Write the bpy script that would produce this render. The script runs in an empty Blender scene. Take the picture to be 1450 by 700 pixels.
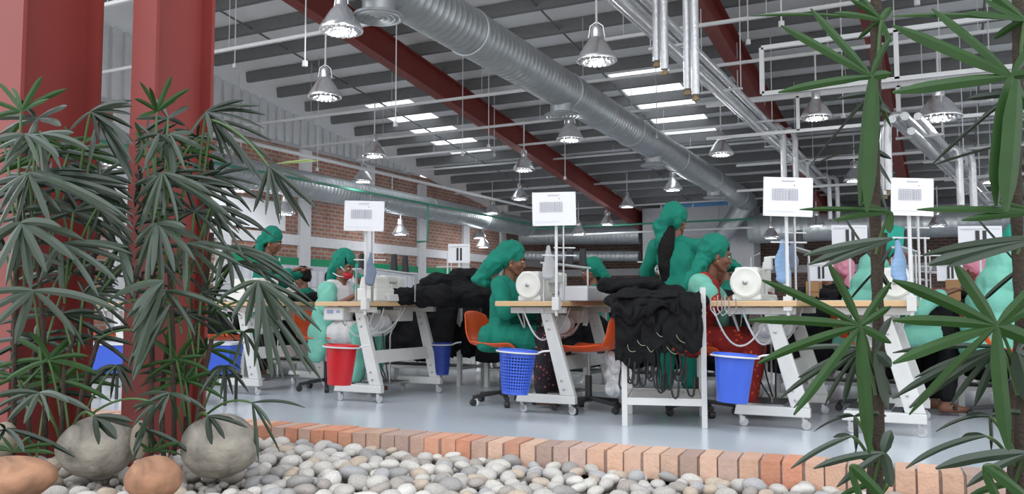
import bpy, bmesh, math, random
from mathutils import Vector, Matrix, noise
R = math.radians
random.seed(7)
C = bpy.context.scene.collection
F = 1213.0; W, H = 1450.0, 700.0
CAM = Vector((0, 0, .77)); YAW = R(27.07); PITCH = math.atan(82/F)

# ------------------------------------------------------------------ camera
cd = bpy.data.cameras.new('camera'); cam = bpy.data.objects.new('camera', cd); C.objects.link(cam)
cam.location = CAM; cam.rotation_euler = (math.pi/2 + PITCH, 0, YAW)
cd.sensor_width = 36; cd.lens = 36*F/W; cd.clip_start = .05; cd.clip_end = 400
bpy.context.scene.camera = cam
CR = cam.rotation_euler.to_matrix()
FW = Vector((-math.sin(YAW), math.cos(YAW), 0)); RT = Vector((math.cos(YAW), math.sin(YAW), 0)); UP = Vector((0, 0, 1))
# calibration helpers: where a point seen at (x, y) of the photograph stands in the hall
def ray(x, y): return CR @ Vector(((x - W/2)/F, (H/2 - y)/F, -1))
def PD(x, y, d): r = ray(x, y); return CAM + r*(d/r.dot(FW))
def PZ(x, y, z): r = ray(x, y); return CAM + r*((z - CAM.z)/r.z)
def PX(x, y, X): r = ray(x, y); return CAM + r*(X/r.x)
def PY(x, y, Y): r = ray(x, y); return CAM + r*(Y/r.y)

# ------------------------------------------------------------------ materials
MATS = {}
def mat(name, col, rough=.6, metal=0., var=.12, scale=8., bump=0., bscale=40., spec=.5, coat=0., trans=0., kind=None, attr=None, emis=None, stretch=None, cont=False):
    if name in MATS: return MATS[name]
    m = bpy.data.materials.new(name); m.use_nodes = True
    nt = m.node_tree; N = nt.nodes; L = nt.links
    b = N['Principled BSDF']
    b.inputs['Roughness'].default_value = rough; b.inputs['Metallic'].default_value = metal
    b.inputs['Specular IOR Level'].default_value = spec
    if coat: b.inputs['Coat Weight'].default_value = coat; b.inputs['Coat Roughness'].default_value = .12
    tc = N.new('ShaderNodeTexCoord'); src = tc.outputs['Object']
    if stretch:
        mp = N.new('ShaderNodeMapping'); mp.inputs['Scale'].default_value = stretch; L.new(src, mp.inputs['Vector']); src = mp.outputs['Vector']
    nz = N.new('ShaderNodeTexNoise'); nz.inputs['Scale'].default_value = scale; nz.inputs['Detail'].default_value = 4
    L.new(src, nz.inputs['Vector'])
    mx = N.new('ShaderNodeMix'); mx.data_type = 'RGBA'
    lo = [max(0, c*(1 - var)) for c in col[:3]] + [1]; hi = [min(1, c*(1 + var)) for c in col[:3]] + [1]
    mx.inputs[6].default_value = lo; mx.inputs[7].default_value = hi
    fac = nz.outputs['Fac']
    if cont:
        mr = N.new('ShaderNodeMapRange'); mr.inputs[1].default_value = .34; mr.inputs[2].default_value = .62; L.new(fac, mr.inputs[0]); fac = mr.outputs[0]; nz.inputs['Detail'].default_value = 9; nz.inputs['Distortion'].default_value = .6
    L.new(fac, mx.inputs[0]); out = mx.outputs[2]
    if attr:
        at = N.new('ShaderNodeAttribute'); at.attribute_name = attr
        m2 = N.new('ShaderNodeMix'); m2.data_type = 'RGBA'; m2.blend_type = 'MULTIPLY'; m2.inputs[0].default_value = 1
        L.new(out, m2.inputs[6]); L.new(at.outputs['Color'], m2.inputs[7]); out = m2.outputs[2]
    if kind == 'objrand':
        oi = N.new('ShaderNodeObjectInfo'); cr = N.new('ShaderNodeValToRGB')
        cols = [(.50,.47,.43),(.36,.345,.33),(.62,.59,.54),(.56,.46,.36),(.45,.44,.44),(.70,.67,.62),(.40,.36,.32),(.58,.55,.51)]
        cr.color_ramp.interpolation = 'CONSTANT'
        while len(cr.color_ramp.elements) < len(cols): cr.color_ramp.elements.new(.5)
        for i, c in enumerate(cols): cr.color_ramp.elements[i].position = i/len(cols); cr.color_ramp.elements[i].color = (*c, 1)
        L.new(oi.outputs['Random'], cr.inputs[0])
        m2 = N.new('ShaderNodeMix'); m2.data_type = 'RGBA'; m2.blend_type = 'MULTIPLY'; m2.inputs[0].default_value = 1
        L.new(out, m2.inputs[6]); L.new(cr.outputs[0], m2.inputs[7]); out = m2.outputs[2]
    L.new(out, b.inputs['Base Color'])
    if bump:
        n2 = N.new('ShaderNodeTexNoise'); n2.inputs['Scale'].default_value = bscale; n2.inputs['Detail'].default_value = 5
        L.new(src, n2.inputs['Vector'])
        bp = N.new('ShaderNodeBump'); bp.inputs['Strength'].default_value = bump; bp.inputs['Distance'].default_value = .02
        L.new(n2.outputs['Fac'], bp.inputs['Height']); L.new(bp.outputs[0], b.inputs['Normal'])
    if trans: b.inputs['Subsurface Weight'].default_value = trans; b.inputs['Subsurface Radius'].default_value = (.01, .02, .01)
    if emis: b.inputs['Emission Color'].default_value = (*emis[0], 1); b.inputs['Emission Strength'].default_value = emis[1]
    m.diffuse_color = (*col[:3], 1)
    MATS[name] = m; return m

def brick_mat(name, c1, c2, mortar, w=.25, h=.085, axis='X', ms=.012, paint=.0):
    m = bpy.data.materials.new(name); m.use_nodes = True; nt = m.node_tree; N = nt.nodes; L = nt.links; b = N['Principled BSDF']
    b.inputs['Roughness'].default_value = .9
    tc = N.new('ShaderNodeTexCoord'); sp = N.new('ShaderNodeSeparateXYZ'); cb = N.new('ShaderNodeCombineXYZ')
    L.new(tc.outputs['Object'], sp.inputs[0]); L.new(sp.outputs[axis], cb.inputs['X']); L.new(sp.outputs['Z'], cb.inputs['Y'])
    br = N.new('ShaderNodeTexBrick'); br.inputs['Scale'].default_value = 1; br.inputs['Brick Width'].default_value = w
    br.inputs['Row Height'].default_value = h; br.inputs['Mortar Size'].default_value = ms; br.inputs['Bias'].default_value = 0
    br.inputs['Color1'].default_value = (*c1, 1); br.inputs['Color2'].default_value = (*c2, 1); br.inputs['Mortar'].default_value = (*mortar, 1)
    L.new(cb.outputs[0], br.inputs['Vector'])
    nz = N.new('ShaderNodeTexNoise'); nz.inputs['Scale'].default_value = 2.2; nz.inputs['Detail'].default_value = 8; L.new(tc.outputs['Object'], nz.inputs['Vector'])
    mx = N.new('ShaderNodeMix'); mx.data_type = 'RGBA'; mx.blend_type = 'OVERLAY'; mx.inputs[0].default_value = .55
    L.new(br.outputs[0], mx.inputs[6]); L.new(nz.outputs['Fac'], mx.inputs[7]); L.new(mx.outputs[2], b.inputs['Base Color'])
    return m

# ------------------------------------------------------------------ mesh builder
def bas(d):
    d = d.normalized(); a = Vector((0, 0, 1)) if abs(d.z) < .9 else Vector((0, 1, 0))
    u = a.cross(d).normalized(); return u, d.cross(u).normalized()
class MB:
    def __init__(s): s.v = []; s.f = []; s.mi = []; s.cur = 0; s.col = []; s.cc = (1, 1, 1)
    def add(s, vs, fs):
        o = len(s.v); s.v += [Vector(p) for p in vs]
        for f in fs: s.f.append([i + o for i in f]); s.mi.append(s.cur); s.col.append(s.cc)
        return s
    def box(s, c, size, rz=0, M=None):
        x, y, z = [k/2 for k in size]; c = Vector(c)
        vs = [Vector((a*x, b*y, d*z)) for d in (-1, 1) for (a, b) in ((-1,-1),(1,-1),(1,1),(-1,1))]
        if M is None: M = Matrix.Rotation(rz, 3, 'Z')
        return s.add([c + M @ v for v in vs], [(3,2,1,0),(4,5,6,7),(0,1,5,4),(1,2,6,5),(2,3,7,6),(3,0,4,7)])
    def bb(s, a, b): return s.box([(a[i]+b[i])/2 for i in range(3)], [abs(b[i]-a[i]) for i in range(3)])
    def beam(s, p0, p1, w, h, up=None):
        p0 = Vector(p0); p1 = Vector(p1); d = (p1-p0).normalized()
        u, v = bas(d)
        if up is not None: u = d.cross(Vector(up)).normalized(); v = u.cross(d)
        vs = [p + u*a*w/2 + v*b*h/2 for p in (p0, p1) for (a, b) in ((-1,-1),(1,-1),(1,1),(-1,1))]
        return s.add(vs, [(0,1,2,3),(7,6,5,4),(0,4,5,1),(1,5,6,2),(2,6,7,3),(3,7,4,0)])
    def tube(s, pts, r, n=8, cap=True):
        pts = [Vector(p) for p in pts]; k = len(pts); rs = r if isinstance(r, (list, tuple)) else [r]*k
        o = len(s.v); pu = None; vs = []; fs = []
        for i, p in enumerate(pts):
            d = pts[min(i+1, k-1)] - pts[max(i-1, 0)]
            if d.length < 1e-9: d = Vector((0, 0, 1))
            d.normalize()
            if pu is None: u, v = bas(d)
            else: u = (pu - d*pu.dot(d)).normalized(); v = d.cross(u)
            pu = u
            for j in range(n):
                a = 2*math.pi*j/n; vs.append(p + (u*math.cos(a) + v*math.sin(a))*rs[i])
        for i in range(k-1):
            for j in range(n):
                a = i*n + j; b = i*n + (j+1) % n; fs.append((a, b, b+n, a+n))
        if cap: fs.append(tuple(range(n-1, -1, -1))); fs.append(tuple((k-1)*n + j for j in range(n)))
        return s.add(vs, fs)
    def lathe(s, prof, c=(0,0,0), n=24, axis=(0,0,1), wob=0):
        c = Vector(c); ax = Vector(axis).normalized(); u, v = bas(ax); vs = []; fs = []
        for (r, z) in prof:
            for j in range(n):
                a = 2*math.pi*j/n; rr = r*(1 + wob*math.sin(j*math.pi)) if wob else r
                vs.append(c + ax*z + (u*math.cos(a) + v*math.sin(a))*max(rr, 1e-4))
        k = len(prof)
        for i in range(k-1):
            for j in range(n):
                a = i*n + j; b = i*n + (j+1) % n; fs.append((a, b, b+n, a+n))
        if prof[0][0] > .002: fs.append(tuple(range(n-1, -1, -1)))
        if prof[-1][0] > .002: fs.append(tuple((k-1)*n + j for j in range(n)))
        return s.add(vs, fs)
    def ell(s, c, r, M=None, n=12, m=8):
        c = Vector(c); M = M or Matrix.Identity(3); vs = []; fs = []
        if not isinstance(r, (tuple, list, Vector)): r = (r, r, r)
        for i in range(m+1):
            t = math.pi*i/m
            for j in range(n):
                a = 2*math.pi*j/n
                vs.append(c + M @ Vector((r[0]*max(math.sin(t), 1e-3)*math.cos(a), r[1]*max(math.sin(t), 1e-3)*math.sin(a), r[2]*math.cos(t))))
        for i in range(m):
            for j in range(n):
                a = i*n+j; b = i*n+(j+1) % n; fs.append((a, a+n, b+n, b))
        fs.append(tuple(range(n))); fs.append(tuple(m*n+j for j in range(n-1, -1, -1)))
        return s.add(vs, fs)
    def prism(s, poly, ext):
        k = len(poly); ext = Vector(ext); a = [Vector(p) for p in poly]
        return s.add(a + [p + ext for p in a], [tuple(range(k))[::-1], tuple(range(k, 2*k))] + [(i, (i+1) % k, (i+1) % k + k, i+k) for i in range(k)])
    def grid(s, fn, nu, nv):
        vs = [fn(i/(nu-1), j/(nv-1)) for j in range(nv) for i in range(nu)]
        return s.add(vs, [(j*nu+i, j*nu+i+1, (j+1)*nu+i+1, (j+1)*nu+i) for j in range(nv-1) for i in range(nu-1)])
def mesh_from(mb, name):
    me = bpy.data.meshes.new(name); me.from_pydata([tuple(v) for v in mb.v], [], mb.f); return me
def wm(o):
    m = o.matrix_basis.copy()
    return (wm(o.parent) @ m) if o.parent else m
def build(mb, name, m, parent=None, world=False, smooth=False, bevel=0, solid=0, sub=0, fixn=True, auto=None):
    """link the shapes in mb as ONE mesh object; world=True: mb holds hall coordinates"""
    me = bpy.data.meshes.new(name)
    vs = mb.v
    org = Vector((0, 0, 0))
    if parent is not None and world:
        Mi = wm(parent).inverted(); vs = [Mi @ v for v in vs]
    if parent is None or world:
        xs = [v.x for v in vs]; ys = [v.y for v in vs]; zs = [v.z for v in vs]
        org = Vector(((min(xs)+max(xs))/2, (min(ys)+max(ys))/2, min(zs))); vs = [v - org for v in vs]
    me.from_pydata([tuple(v) for v in vs], [], mb.f)
    ms = m if isinstance(m, (list, tuple)) else [m]
    for q in ms: me.materials.append(q)
    me.polygons.foreach_set('material_index', mb.mi)
    if any(c != (1, 1, 1) for c in mb.col):
        ca = me.color_attributes.new('tint', 'FLOAT_COLOR', 'CORNER'); i = 0
        for p, c in zip(me.polygons, mb.col):
            for li in p.loop_indices: ca.data[li].color = (*c, 1)
    if fixn:
        bm = bmesh.new(); bm.from_mesh(me); bmesh.ops.recalc_face_normals(bm, faces=bm.faces); bm.to_mesh(me); bm.free()
    if smooth:
        me.polygons.foreach_set('use_smooth', [True]*len(me.polygons))
        if smooth != 2:
            me.set_sharp_from_angle(angle=R(40))
    o = bpy.data.objects.new(name, me); o.location = org; C.objects.link(o)
    if parent is not None: o.parent = parent
    if bevel:
        b = o.modifiers.new('bevel', 'BEVEL'); b.width = bevel; b.segments = 2; b.limit_method = 'ANGLE'
    if solid:
        b = o.modifiers.new('solid', 'SOLIDIFY'); b.thickness = solid; b.offset = 0
    if sub:
        b = o.modifiers.new('sub', 'SUBSURF'); b.levels = sub; b.render_levels = sub
    return o
def tag(o, label=None, cat=None, group=None, kind=None):
    if label: o['label'] = label
    if cat: o['category'] = cat
    if group: o['group'] = group
    if kind: o['kind'] = kind
    return o
def thing(name, loc, label=None, cat=None, group=None, rz=0, kind=None):
    o = bpy.data.objects.new(name, None); C.objects.link(o); o.empty_display_size = .1
    o.location = loc; o.rotation_euler = (0, 0, rz)
    return tag(o, label, cat, group, kind)
def struct(o): o['kind'] = 'structure'; return o
def copy_tree(o, parent=None):
    c = o.copy(); C.objects.link(c); c.parent = parent
    for ch in [q for q in bpy.data.objects if q.parent is o]: copy_tree(ch, c)
    return c
CH = {}
def dup(o, loc, rz=0, label=None, cat=None, group=None, sc=None):
    c = copy_tree(o); c.location = loc; c.rotation_euler = (0, 0, rz)
    if sc: c.scale = (sc, sc, sc)
    return tag(c, label, cat, group)
def bez(p0, p1, p2, n):
    return [p0*(1-t)**2 + p1*2*t*(1-t) + p2*t*t for t in [i/(n-1) for i in range(n)]]
def rr(a, b): return random.uniform(a, b)

# remeshed union of overlapping shapes: one continuous surface
TS = bpy.data.scenes.new('tmp_scene')
def remesh(mb, vox, smooth=3, noise_amp=0, nscale=6, nfreq=None, disp=None):
    me = bpy.data.meshes.new('tmp'); me.from_pydata([tuple(v) for v in mb.v], [], mb.f)
    bm = bmesh.new(); bm.from_mesh(me); bmesh.ops.recalc_face_normals(bm, faces=bm.faces); bm.to_mesh(me); bm.free()
    o = bpy.data.objects.new('tmp', me); TS.collection.objects.link(o)
    q = o.modifiers.new('r', 'REMESH'); q.mode = 'VOXEL'; q.voxel_size = vox
    if smooth: q = o.modifiers.new('s', 'SMOOTH'); q.iterations = smooth; q.factor = .5
    dg = TS.view_layers[0].depsgraph; TS.view_layers[0].update(); dg = TS.view_layers[0].depsgraph; ev = o.evaluated_get(dg)
    m2 = bpy.data.meshes.new_from_object(ev, depsgraph=dg)
    bpy.data.objects.remove(o); bpy.data.meshes.remove(me)
    if noise_amp or disp:
        cs = [(v.co.copy(), v.normal.copy()) for v in m2.vertices]; out = []
        for p, n_ in cs:
            d = disp(p) if disp else noise_amp*(1 - 2*abs(noise.noise(Vector((p.x*nscale, p.y*nscale, p.z*nscale*.45)))))
            q_ = p + n_*d; out += [q_.x, q_.y, q_.z]
        m2.vertices.foreach_set('co', out); m2.update()
    m2.polygons.foreach_set('use_smooth', [True]*len(m2.polygons))
    return m2
def put(me, name, m, parent=None, loc=(0, 0, 0), rz=0):
    me.materials.clear(); me.materials.append(m); me.name = name
    o = bpy.data.objects.new(name, me); C.objects.link(o); o.location = loc; o.rotation_euler = (0, 0, rz)
    if parent is not None: o.parent = parent
    return o
def recenter(o):
    vs = [v.co for v in o.data.vertices]; c = Vector(((min(v.x for v in vs)+max(v.x for v in vs))/2, (min(v.y for v in vs)+max(v.y for v in vs))/2, min(v.z for v in vs)))
    o.data.transform(Matrix.Translation(-c)); o.location = Vector(o.location) + c; return o

# ------------------------------------------------------------------ palette
WHITE = mat('white_enamel', (.62, .62, .60), .4)
GALV = mat('galvanised_sheet', (.47, .50, .52), .45, .65, .22, 5, stretch=(1, 1, 1))
CHROME = mat('polished_aluminium', (.80, .80, .82), .24, .8, .1)
PIPEW = mat('white_painted_pipe', (.66, .67, .68), .4)
WIRE = mat('hanger_wire', (.55, .55, .56), .5)
RED = mat('red_oxide_steel', (.21, .034, .026), .55, 0, .25, 1.5)
REDC = mat('red_column_paint', (.225, .036, .03), .5, 0, .25, 1.2)
PURL = mat('purlin_grey', (.17, .175, .18), .55, .1)
BLACKC = mat('black_cloth', (.005, .005, .006), .8, 0, .3, 12, bump=.5, bscale=30, spec=.25)
BLACKP = mat('black_plastic', (.02, .02, .021), .45)
ORANGE = mat('orange_plastic', (.78, .10, .018), .32, spec=.5)
WOOD = mat('birch_edge', (.62, .41, .22), .45, 0, .2, 30, stretch=(1, 1, 12))
GREEN = mat('emerald_cotton', (.0, .185, .125), .85, 0, .25, 6, bump=.3, bscale=30)
MINT = mat('mint_cotton', (.17, .47, .37), .85, 0, .2, 6, bump=.3, bscale=30)
SKIN = mat('brown_skin', (.18, .075, .042), .5, 0, .12, 20)
HAIR = mat('black_hair', (.005, .004, .004), .6, 0, .3, 60, spec=.2, bump=.5, bscale=80)
PAPER = mat('white_paper', (.80, .80, .83), .7, 0, .03)
INK = mat('grey_print', (.33, .33, .38), .8)
BLUE = mat('blue_plastic', (.045, .12, .62), .35)
REDP = mat('red_plastic', (.55, .012, .02), .3)
GREYP = mat('grey_plastic', (.45, .45, .46), .5)
IVORY = mat('ivory_machine_paint', (.72, .71, .66), .32)
STEEL = mat('brushed_steel', (.45, .45, .46), .3, .9)
CABLE = mat('pale_cable', (.5, .5, .5), .5)
# ------------------------------------------------------------------ the hall
def roofz(y): return 7.47 - .132*y
YB = 30.0; XW = -14.0; XR = 12.0; Y0 = 4.7
def kerbY(x): return 4.62 + .065*x          # back edge of the brick edging
# floor (starts at the brick edging)
FLOOR = mat('epoxy_floor', (.57, .62, .67), .2, 0, .10, .7, spec=.55)
m = MB(); m.prism([(XW, kerbY(XW)-.1, -.3), (XR, kerbY(XR)-.1, -.3), (XR, YB, -.3), (XW, YB, -.3)], (0, 0, .3)); struct(build(m, 'floor', FLOOR))
# roof sheets with translucent panels left out of the opaque sheet
ROOF = mat('roof_sheet', (.88, .89, .90), .5, 0, .05, 2)
panels = []
def roofhit(x, y, off=.0):
    r = ray(x, y); t = (7.47 + off - CAM.z - .132*0)/(r.z + .132*r.y); return CAM + r*t
P_ = []
for (x, y) in ((612, 183), (943, 148)):
    c = roofhit(x, y); P_.append((c.x-.62, c.x + .62, c.y - 1.95, c.y + 2.0))
P_.sort()
strips = []; x = XW
for p in P_:
    strips.append((x, p[0], 4.35, YB)); strips.append((p[0], p[1], 4.35, p[2])); strips.append((p[0], p[1], p[3], YB)); x = p[1]
strips.append((x, XR, 4.35, YB))
m = MB()
for (x0, x1, y0, y1) in strips:
    m.prism([(x0, y0, roofz(y0)), (x1, y0, roofz(y0)), (x1, y1, roofz(y1)), (x0, y1, roofz(y1))], (0, 0, .06))
struct(build(m, 'ceiling', ROOF))
GL = bpy.data.materials.new('translucent_sheet'); GL.use_nodes = True
nt = GL.node_tree; bs = nt.nodes['Principled BSDF']; nt.nodes.remove(bs)
tr = nt.nodes.new('ShaderNodeBsdfTransparent'); tr.inputs[0].default_value = (1, 1, 1, 1); gs = nt.nodes.new('ShaderNodeBsdfTranslucent'); mxs = nt.nodes.new('ShaderNodeMixShader'); mxs.inputs[0].default_value = .12
nt.links.new(tr.outputs[0], mxs.inputs[1]); nt.links.new(gs.outputs[0], mxs.inputs[2]); nt.links.new(mxs.outputs[0], nt.nodes['Material Output'].inputs[0])
for i, p in enumerate(P_):
    m = MB(); m.prism([(p[0], p[2], roofz(p[2])+.005), (p[1], p[2], roofz(p[2])+.005), (p[1], p[3], roofz(p[3])+.005), (p[0], p[3], roofz(p[3])+.005)], (0, 0, .02))
    struct(build(m, 'window_%d' % (i+1), GL))
# purlins
for i in range(2, 27):
    y = 3.1 + .93*i + .05
    z = roofz(y) - .012
    m = MB(); m.beam((-13.15, y, z-.10), (XR, y, z-.10), .07, .2, up=(0, -.13, 1))
    m.beam((-13.15, y+.04, z-.19), (XR, y+.04, z-.19), .09, .03, up=(0, -.13, 1))
    tag(build(m, 'roof_purlin', PURL), 'grey steel purlin running across under the pale roof sheet', 'roof beam', 'grey roof purlins', 'structure')
# rafters
for (X, lab) in ((-8.85, 'dark red steel rafter left of the big round duct'), (-3.15, 'dark red steel rafter behind the pipe rack'), (-.95, 'dark red steel rafter seen right of the tall palm stem')):
    m = MB(); p0 = Vector((X, 4.4, roofz(4.4)-.24)); p1 = Vector((X, 28.6, roofz(28.6)-.24))
    for (dz, w, h) in ((0, .014, .5), (.24, .22, .02), (-.24, .22, .02)):
        m.beam(p0 + Vector((0, 0, dz-.27)), p1 + Vector((0, 0, dz-.27)), w, h, up=(0, 0, 1))
    tag(build(m, 'roof_rafter', RED), lab, 'roof beam', None, 'structure')
# sag rods between purlins
for X in (-11.2, -7.0, -5.9, 0.6):
    m = MB(); m.tube([(X, 8, roofz(8)-.16), (X, 26, roofz(26)-.16)], .018, 6)
    tag(build(m, 'sag_rod', PURL), 'thin dark rod tying the roof purlins together', 'rod', 'sag rods under the roof', 'structure')

# left gable wall
BR = brick_mat('wall_brick', (.42, .17, .11), (.30, .13, .09), (.36, .31, .28), .26, .10, 'Y', .02)
CONC = mat('white_painted_concrete', (.70, .70, .72), .8)
m = MB(); m.prism([(XW-.25, 4.3, 0), (XW, 4.3, 0), (XW, YB, 0), (XW-.25, YB, 0)], (0, 0, 4.6)); struct(build(m, 'wall_left', BR))
m = MB(); y = 4.3
while y < YB-.1:
    for (dy, dx, w) in ((0, .0, .18), (.18, .05, .10)):
        y0 = y+dy; y1 = y0+w; zt = min(roofz(y1), roofz(y0)) + .02
        if zt > 4.66: m.prism([(XW-.02-dx, y0, 4.6), (XW+.04-dx, y0, 4.6), (XW+.04-dx, y1, 4.6), (XW-.02-dx, y1, 4.6)], (0, 0, zt-4.6))
    y += .28
CLAD = mat('pale_cladding', (.66, .67, .69), .5)
struct(build(m, 'cladding_left', CLAD))['label'] = 'pale ribbed cladding above the brick wall'
m = MB()
for i in range(11): m.bb((XW-.01, 4.3+i*1.5, 4.55), (XW+.05, 4.3+i*1.5+1.5, 4.64))
struct(build(m, 'trim_1', GREYP))
for i, y in enumerate((5.8, 8.4, 11, 13.6, 16.2, 18.8, 21.4, 24, 26.6)):
    m = MB(); m.bb((XW, y-.19, 0), (XW+.09, y+.19, min(4.55, roofz(y)-.3)))
    tag(build(m, 'pilaster', CONC), 'white painted concrete pillar on the brick wall', 'pillar', 'white pillars on the brick wall', 'structure')
m = MB(); m.bb((XW, 4.4, 2.2), (XW+.06, YB-.2, 2.45)); struct(build(m, 'trim_2', CONC))
# far wall; shade under the low eaves is put into its darker brick colour
BR2 = brick_mat('wall_brick_shaded', (.22, .10, .07), (.16, .08, .06), (.22, .2, .18), .26, .10, 'X', .02)
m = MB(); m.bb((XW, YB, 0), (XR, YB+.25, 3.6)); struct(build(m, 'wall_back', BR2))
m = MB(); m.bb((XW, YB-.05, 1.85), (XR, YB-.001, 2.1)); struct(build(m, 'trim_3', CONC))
# notice boards along the left wall
BG = mat('green_header', (.0, .28, .12), .6); BW = mat('pale_board', (.62, .64, .72), .6)
for i, y in enumerate((14.4, 15.5, 16.95, 18.05, 19.55, 20.65, 22.15, 23.25, 24.75)):
    t = thing('notice_board', (XW+.026, y, .9), None, None)
    m = MB(); m.bb((-.02, -.55, .0), (.02, .55, .82)); build(m, 'board_panel', BW, t)
    m = MB(); m.bb((-.02, -.56, .82), (.025, .56, 1.0)); h = build(m, 'board_header', BG, t); h['label'] = 'green header strip'
    m = MB()
    for k in range(4): m.bb((.021, -.45+k*.25, .1), (.024, -.28+k*.25, .7))
    build(m, 'pinned_sheets', PAPER, t)
    tag(t, 'white board with a green header strip on the brick wall', 'notice board', 'boards along the brick wall')
# white panel on wall behind palm
m = MB(); m.bb((XW+.1, 12.6, 2.5), (XW+.16, 15.4, 3.15)); tag(build(m, 'wall_panel', PAPER), 'large blank white panel on the brick wall behind the palm', 'panel')

# ------------------------------------------------------------------ red columns (the near ones stand at the brick edging)
def hcol(c, w, d, top, label):
    m = MB(); x, y = c; tf = .022
    m.bb((x-w/2, y-d/2, -.12), (x+w/2, y-d/2+tf, top)); m.bb((x-w/2, y+d/2-tf, -.12), (x+w/2, y+d/2, top)); m.bb((x-.01, y-d/2+tf-.001, -.12), (x+.01, y+d/2-tf+.001, top-.001))
    return tag(build(m, 'steel_column', REDC), label, 'column', None, 'structure')
# south-east corner of the near flange / far flange corner fixed by what the photo shows
def place_col(xe, xr, D0, w, label):
    p = PD(xe, 300, D0)                      # near flange right edge
    r = ray(xr, 300)                         # far flange right edge is on x = p.x
    q = PX(xr, 300, p.x); d = q.y - p.y
    hcol((p.x - w/2, p.y + d/2), w, d, roofz(p.y)-.1, label)
    return p, d
c2, d2 = place_col(214, 298, 4.62, .19, 'red steel column standing behind the middle palm clump')
c1, d1 = place_col(22, 138, 4.55, .26, 'red steel column at the far left behind the leftmost palm')

# ------------------------------------------------------------------ brick edging
KB = mat('kerb_brick', (.58, .385, .30), .85, 0, .18, 25, attr='tint', bump=.25, bscale=70)
m = MB(); x = -7.6; ang = math.atan(.065)
while x < 2.4:
    w = rr(.082, .092); c = random.choice([(1, 1, 1), (1.1, .85, .72), (1.15, 1.15, 1.1), (.95, 1.02, 1.1), (1.1, .75, .6), (1.18, 1.1, 1.0), (.85, .9, .95)]); k = rr(.85, 1.1)
    m.cc = tuple(q*k for q in c)
    m.box((x, kerbY(x)-.12+rr(-.004, .004), -.055+rr(-.003, .003)), (w, .235, .13), rz=ang+rr(-.02, .02)); x += w+.012
    if rr(0, 1) < .0: x += .02
m.cc = (.62, .72, .8)
m.prism([(-7.6, kerbY(-7.6)-.225, -.13), (2.4, kerbY(2.4)-.225, -.13), (2.4, kerbY(2.4)-.008, -.13), (-7.6, kerbY(-7.6)-.008, -.13)], (0, 0, .125))
tag(build(m, 'trim_4', KB), 'row of red and buff bricks on edge along the floor', None, None, 'structure')

# ------------------------------------------------------------------ ducts
def spiral_duct(name, p0, p1, r, label, pitch=.12, brand=True):
    p0 = Vector(p0); p1 = Vector(p1); L = (p1-p0).length; d = (p1-p0)/L
    prof = []; z = 0
    while z < L:
        prof += [(r, z), (r, z+pitch*.8), (r+.004, z+pitch*.86), (r+.004, z+pitch*.94)]; z += pitch
    prof = [q for q in prof if q[1] < L] + [(r, L)]
    t = thing(name, p0, label, 'duct')
    m = MB(); m.lathe(prof, (0, 0, 0), 32, d); build(m, 'duct_wall', GALV, t, smooth=True)
    z = 1.5
    while z < L:
        m = MB(); m.lathe([(r+.003, z-.03), (r+.016, z-.02), (r+.016, z+.02), (r+.003, z+.03)], (0, 0, 0), 32, d); z += 3.0
        build(m, 'joint_band', GALV, t, smooth=True)
    return t, d
D1X, D1Z = -5.2, 3.98
t1, d = spiral_duct('ceiling_duct', (D1X, 4.5, D1Z+.25), (D1X, 25.3, D1Z-.20), .29, 'big galvanised spiral duct running diagonally under the roof')
def duct1z(y): return D1Z + .25 - .45*(y-4.5)/20.8
# diffusers under it
for (x, y) in ((536, 18), (795, 152), (926, 226), (1011, 272)):
    q = PX(x, y, D1X); c = Vector((D1X, q.y, duct1z(q.y)-.27))
    u = thing('air_diffuser', c, None, None, None)
    m = MB(); m.lathe([(.17, .1), (.17, -.10), (.26, -.13), (.27, -.16), (.25, -.16)], (0, 0, 0), 28); build(m, 'diffuser_neck', GALV, u, smooth=True)
    m = MB()
    for k in range(4): r_ = .24-k*.055; m.lathe([(r_, -.155), (r_-.01, -.175), (r_-.035, -.15)], (0, 0, 0), 28)
    m.lathe([(.0, -.15), (.03, -.165), (.0, -.18)], (0, 0, 0), 12); build(m, 'diffuser_rings', GALV, u, smooth=True)
    tag(u, {536: 'round ringed air diffuser under the duct at the top edge of view', 795: 'round air diffuser under the middle of the big duct', 926: 'second farthest round diffuser under the big duct', 1011: 'farthest round diffuser near the end of the big duct'}[x], 'air diffuser')
t2, _ = spiral_duct('ceiling_duct', (-12.5, 6, 3.42), (-12.5, 25.6, 3.35), .30, 'round galvanised duct running along the brick wall')
# far plant: air handling unit and cross ducts
yb = 26.0
a = PY(910, 370, yb); b = PY(1068, 370, yb); zt = PY(980, 292, yb).z
u = thing('air_handling_unit', ((a.x+b.x)/2, yb+.5, 1.9), 'pale box-shaped air unit with a blue strip high at the back', 'air unit')
w = b.x-a.x; AHU = mat('pale_unit', (.50, .50, .53), .5)
m = MB(); m.bb((-w/2, -.5, 0), (w/2, .5, zt-1.9)); build(m, 'casing', AHU, u, bevel=.02)
m = MB()
for k in (-.17, .2): m.bb((w*k-.01, -.515, .05), (w*k+.01, -.5, zt-1.95))
m.bb((-w/2, -.515, .95), (w/2, -.5, .98)); build(m, 'panel_joints', GREYP, u)
m = MB(); m.bb((-w*.3, -.58, zt-1.93), (w*.42, -.3, zt-1.75)); h = build(m, 'blue_strip', mat('sky_blue_film', (.1, .3, .62), .4), u); h['label'] = 'blue strip with white ends'
m = MB()
for k in (-.31, -.02, .3): m.bb((w*k-.03, -.6, zt-1.95), (w*k+.03, -.28, zt-1.73))
build(m, 'strip_frame', PIPEW, u)
m = MB()
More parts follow.
